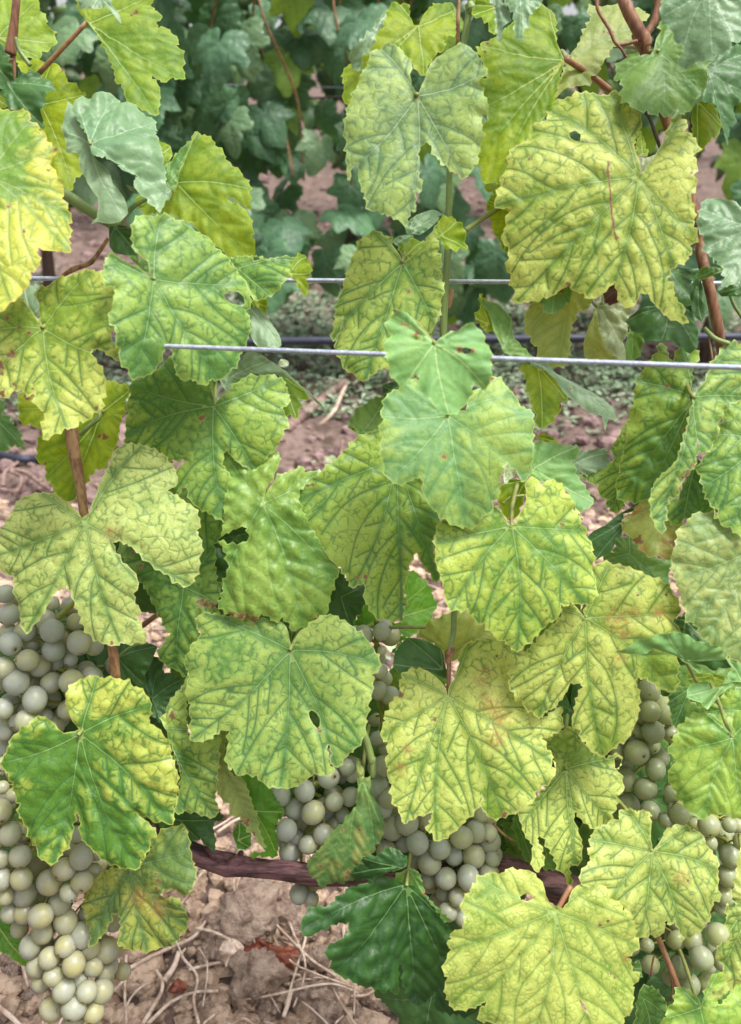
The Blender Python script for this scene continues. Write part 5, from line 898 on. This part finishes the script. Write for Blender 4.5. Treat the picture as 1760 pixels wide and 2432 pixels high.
thing(o, 'fallen pale green leaf lying on the soil in the centre', 'leaf')

# weeds in a strip under the far row
def weed_geo(n, ylo, yhi, xw, s0, s1, seed):
    rs = np.random.RandomState(seed); V, F = [], []
    for _ in range(n):
        y = rs.uniform(ylo, yhi); x = rs.uniform(-xw, xw)
        if math.sin(x * 3.1 + 1) + math.sin(x * 7.3 + y * 5) + .8 * math.sin(y * 9 + x * 2) < rs.uniform(-2.2, 1.0): continue
        z = float(gz(x, y)); k = rs.randint(5, 9); h = rs.uniform(.01, .05)
        for j in range(k):
            a = rs.uniform(0, 6.28); L = rs.uniform(s0, s1); c, s = math.cos(a), math.sin(a); w = L * .32; up = rs.uniform(.1, .9)
            bx, by, bz = x + c * .004, y + s * .004, z + h * rs.uniform(0, 1)
            pts = [(bx, by, bz), (bx + c * L * .5 - s * w, by + s * L * .5 + c * w, bz + up * L * .5), (bx + c * L, by + s * L, bz + up * L * .55), (bx + c * L * .5 + s * w, by + s * L * .5 - c * w, bz + up * L * .5)]
            n0 = len(V); V += pts; F.append((n0, n0 + 1, n0 + 2, n0 + 3))
    return V, F
V, F = weed_geo(14000, 2.45, 4.3, 1.9, .010, .028, 2)
link('weeds', mesh_from('weeds', V, F, False), None, M_WEED, 'stuff'); bpy.data.objects['weeds']['label'] = 'low green weeds in a strip under the far row'; bpy.data.objects['weeds']['category'] = 'weeds'
V, F = weed_geo(26, .95, 1.6, .5, .01, .03, 9)
o = link('seedlings', mesh_from('seedlings', V, F, False), None, M_WEED, 'stuff'); o['label'] = 'few tiny green seedlings among the near clods'; o['category'] = 'weeds'

# ---------------------------------------------------------------- far row of vines
M_TRUNK = simple('old_vine_bark', dim(srgb('#7a6258'), .6), dim(srgb('#4c3a34'), .6), 40, .8, .9, .006, stretch=(1, 1, .2))
def far_vine(name, label, x0, x1, y, dens, trunks, seed, lowfun, gaps=()):
    base = Vector(((x0 + x1) / 2, y, float(gz((x0 + x1) / 2, y)))); root = empty(name, base); thing(root, label, 'grapevine', 'grapevines of the far row'); rr = random.Random(seed)
    for tx_ in trunks:
        z0 = float(gz(tx_, y)); P = [Vector((tx_ + rr.uniform(-.02, .02), y + rr.uniform(-.02, .02), z0 - .02 + k * .13)) - base for k in range(7)]
        link('trunk', mesh_from('trunk', *tube_geo(P[:5], [.024, .019, .016], 12, .15, seed)), root, M_TRUNK)
    for k in range(8):
        x = rr.uniform(x0, x1) if k % 2 else rr.uniform(x0, x0 + .7 * (x1 - x0)); z0 = float(gz(x, y)) + .6; P = [Vector((x + rr.uniform(-.05, .05) * i, y + rr.uniform(-.08, .08), z0 + .22 * i)) - base for i in range(5)]
        link('cane', mesh_from('cane', *tube_geo(P, .0035, 6)), root, M_CANE)
    n = 0; tries = 0
    while n < dens and tries < dens * 12:
        tries += 1; x = rr.uniform(x0, x1); h = rr.random(); lo = lowfun(x)
        z = lo + (1.15 - lo) * h ** 1.25
        dep = rr.gauss(0, .13)
        q = Vector((x, y + dep, z - .0))
        v = q; zc = v.dot(CF); ix, iy = W0 / 2 + v.dot(CR) / zc * FOC, H0 / 2 - v.dot(CU) / zc * FOC
        if iy < -260 : continue
        if any(gx0 < ix < gx1 and gy0 < iy < gy1 and rr.random() < pr for gx0, gx1, gy0, gy1, pr in gaps): continue
        yel = rr.random() < (.30 if ix > 560 and iy < 260 else .06)
        me = rr.choice(BGY) if yel else (rr.choice(BGB) if rr.random() < .22 else rr.choice(BGP))
        place(me, q, root, base, rr, rr.uniform(.75, 1.2), .5, .45); n += 1
    return root
lowA = lambda x: -.185 + .05 * math.sin(x * 6) + (.12 if x < -.6 else 0)
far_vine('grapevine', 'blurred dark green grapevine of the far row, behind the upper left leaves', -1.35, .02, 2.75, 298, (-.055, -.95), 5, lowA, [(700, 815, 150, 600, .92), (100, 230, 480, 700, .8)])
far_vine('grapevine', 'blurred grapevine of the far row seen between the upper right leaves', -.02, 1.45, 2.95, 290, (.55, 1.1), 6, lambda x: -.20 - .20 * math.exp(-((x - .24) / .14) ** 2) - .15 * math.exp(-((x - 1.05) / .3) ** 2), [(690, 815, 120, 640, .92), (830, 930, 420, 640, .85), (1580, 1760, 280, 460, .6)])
# the rows beyond, one mass of foliage each
def mass(y, n, seed, label):
    rs = random.Random(seed); V, F, k = [], [], 0
    co = [np.array([v.co for v in m.vertices]) for m in FARP]; fc = [np.array([p.vertices[:] for p in m.polygons]) for m in FARP]
    for _ in range(n):
        i = rs.randrange(len(co)); x = rs.uniform(-2.6, 2.6) * y / 5; z = float(gz(x, y)) + .35 + 1.4 * rs.random(); yy = y + rs.gauss(0, .18)
        nn = Vector((rs.gauss(0, .5), -1, rs.gauss(.4, .4))).normalized(); u = Vector((rs.gauss(0, .4), 0, 1)); u = (u - nn * u.dot(nn)).normalized(); w = u.cross(nn)
        M3 = np.array([w, u, nn]); V.append(co[i] @ M3 + (x, yy, z)); F.append(fc[i] + k); k += len(co[i])
    o = link('vine_row', mesh_from('vine_row', np.concatenate(V), np.concatenate(F).tolist()), None, M_FAR, 'stuff'); o['label'] = label; o['category'] = 'vines'
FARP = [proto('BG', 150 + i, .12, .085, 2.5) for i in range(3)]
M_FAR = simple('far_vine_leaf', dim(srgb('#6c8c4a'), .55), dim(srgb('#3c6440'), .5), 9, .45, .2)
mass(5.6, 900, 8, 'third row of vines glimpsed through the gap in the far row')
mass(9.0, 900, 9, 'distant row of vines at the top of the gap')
print('leaves', count, 'grapes', ngr)
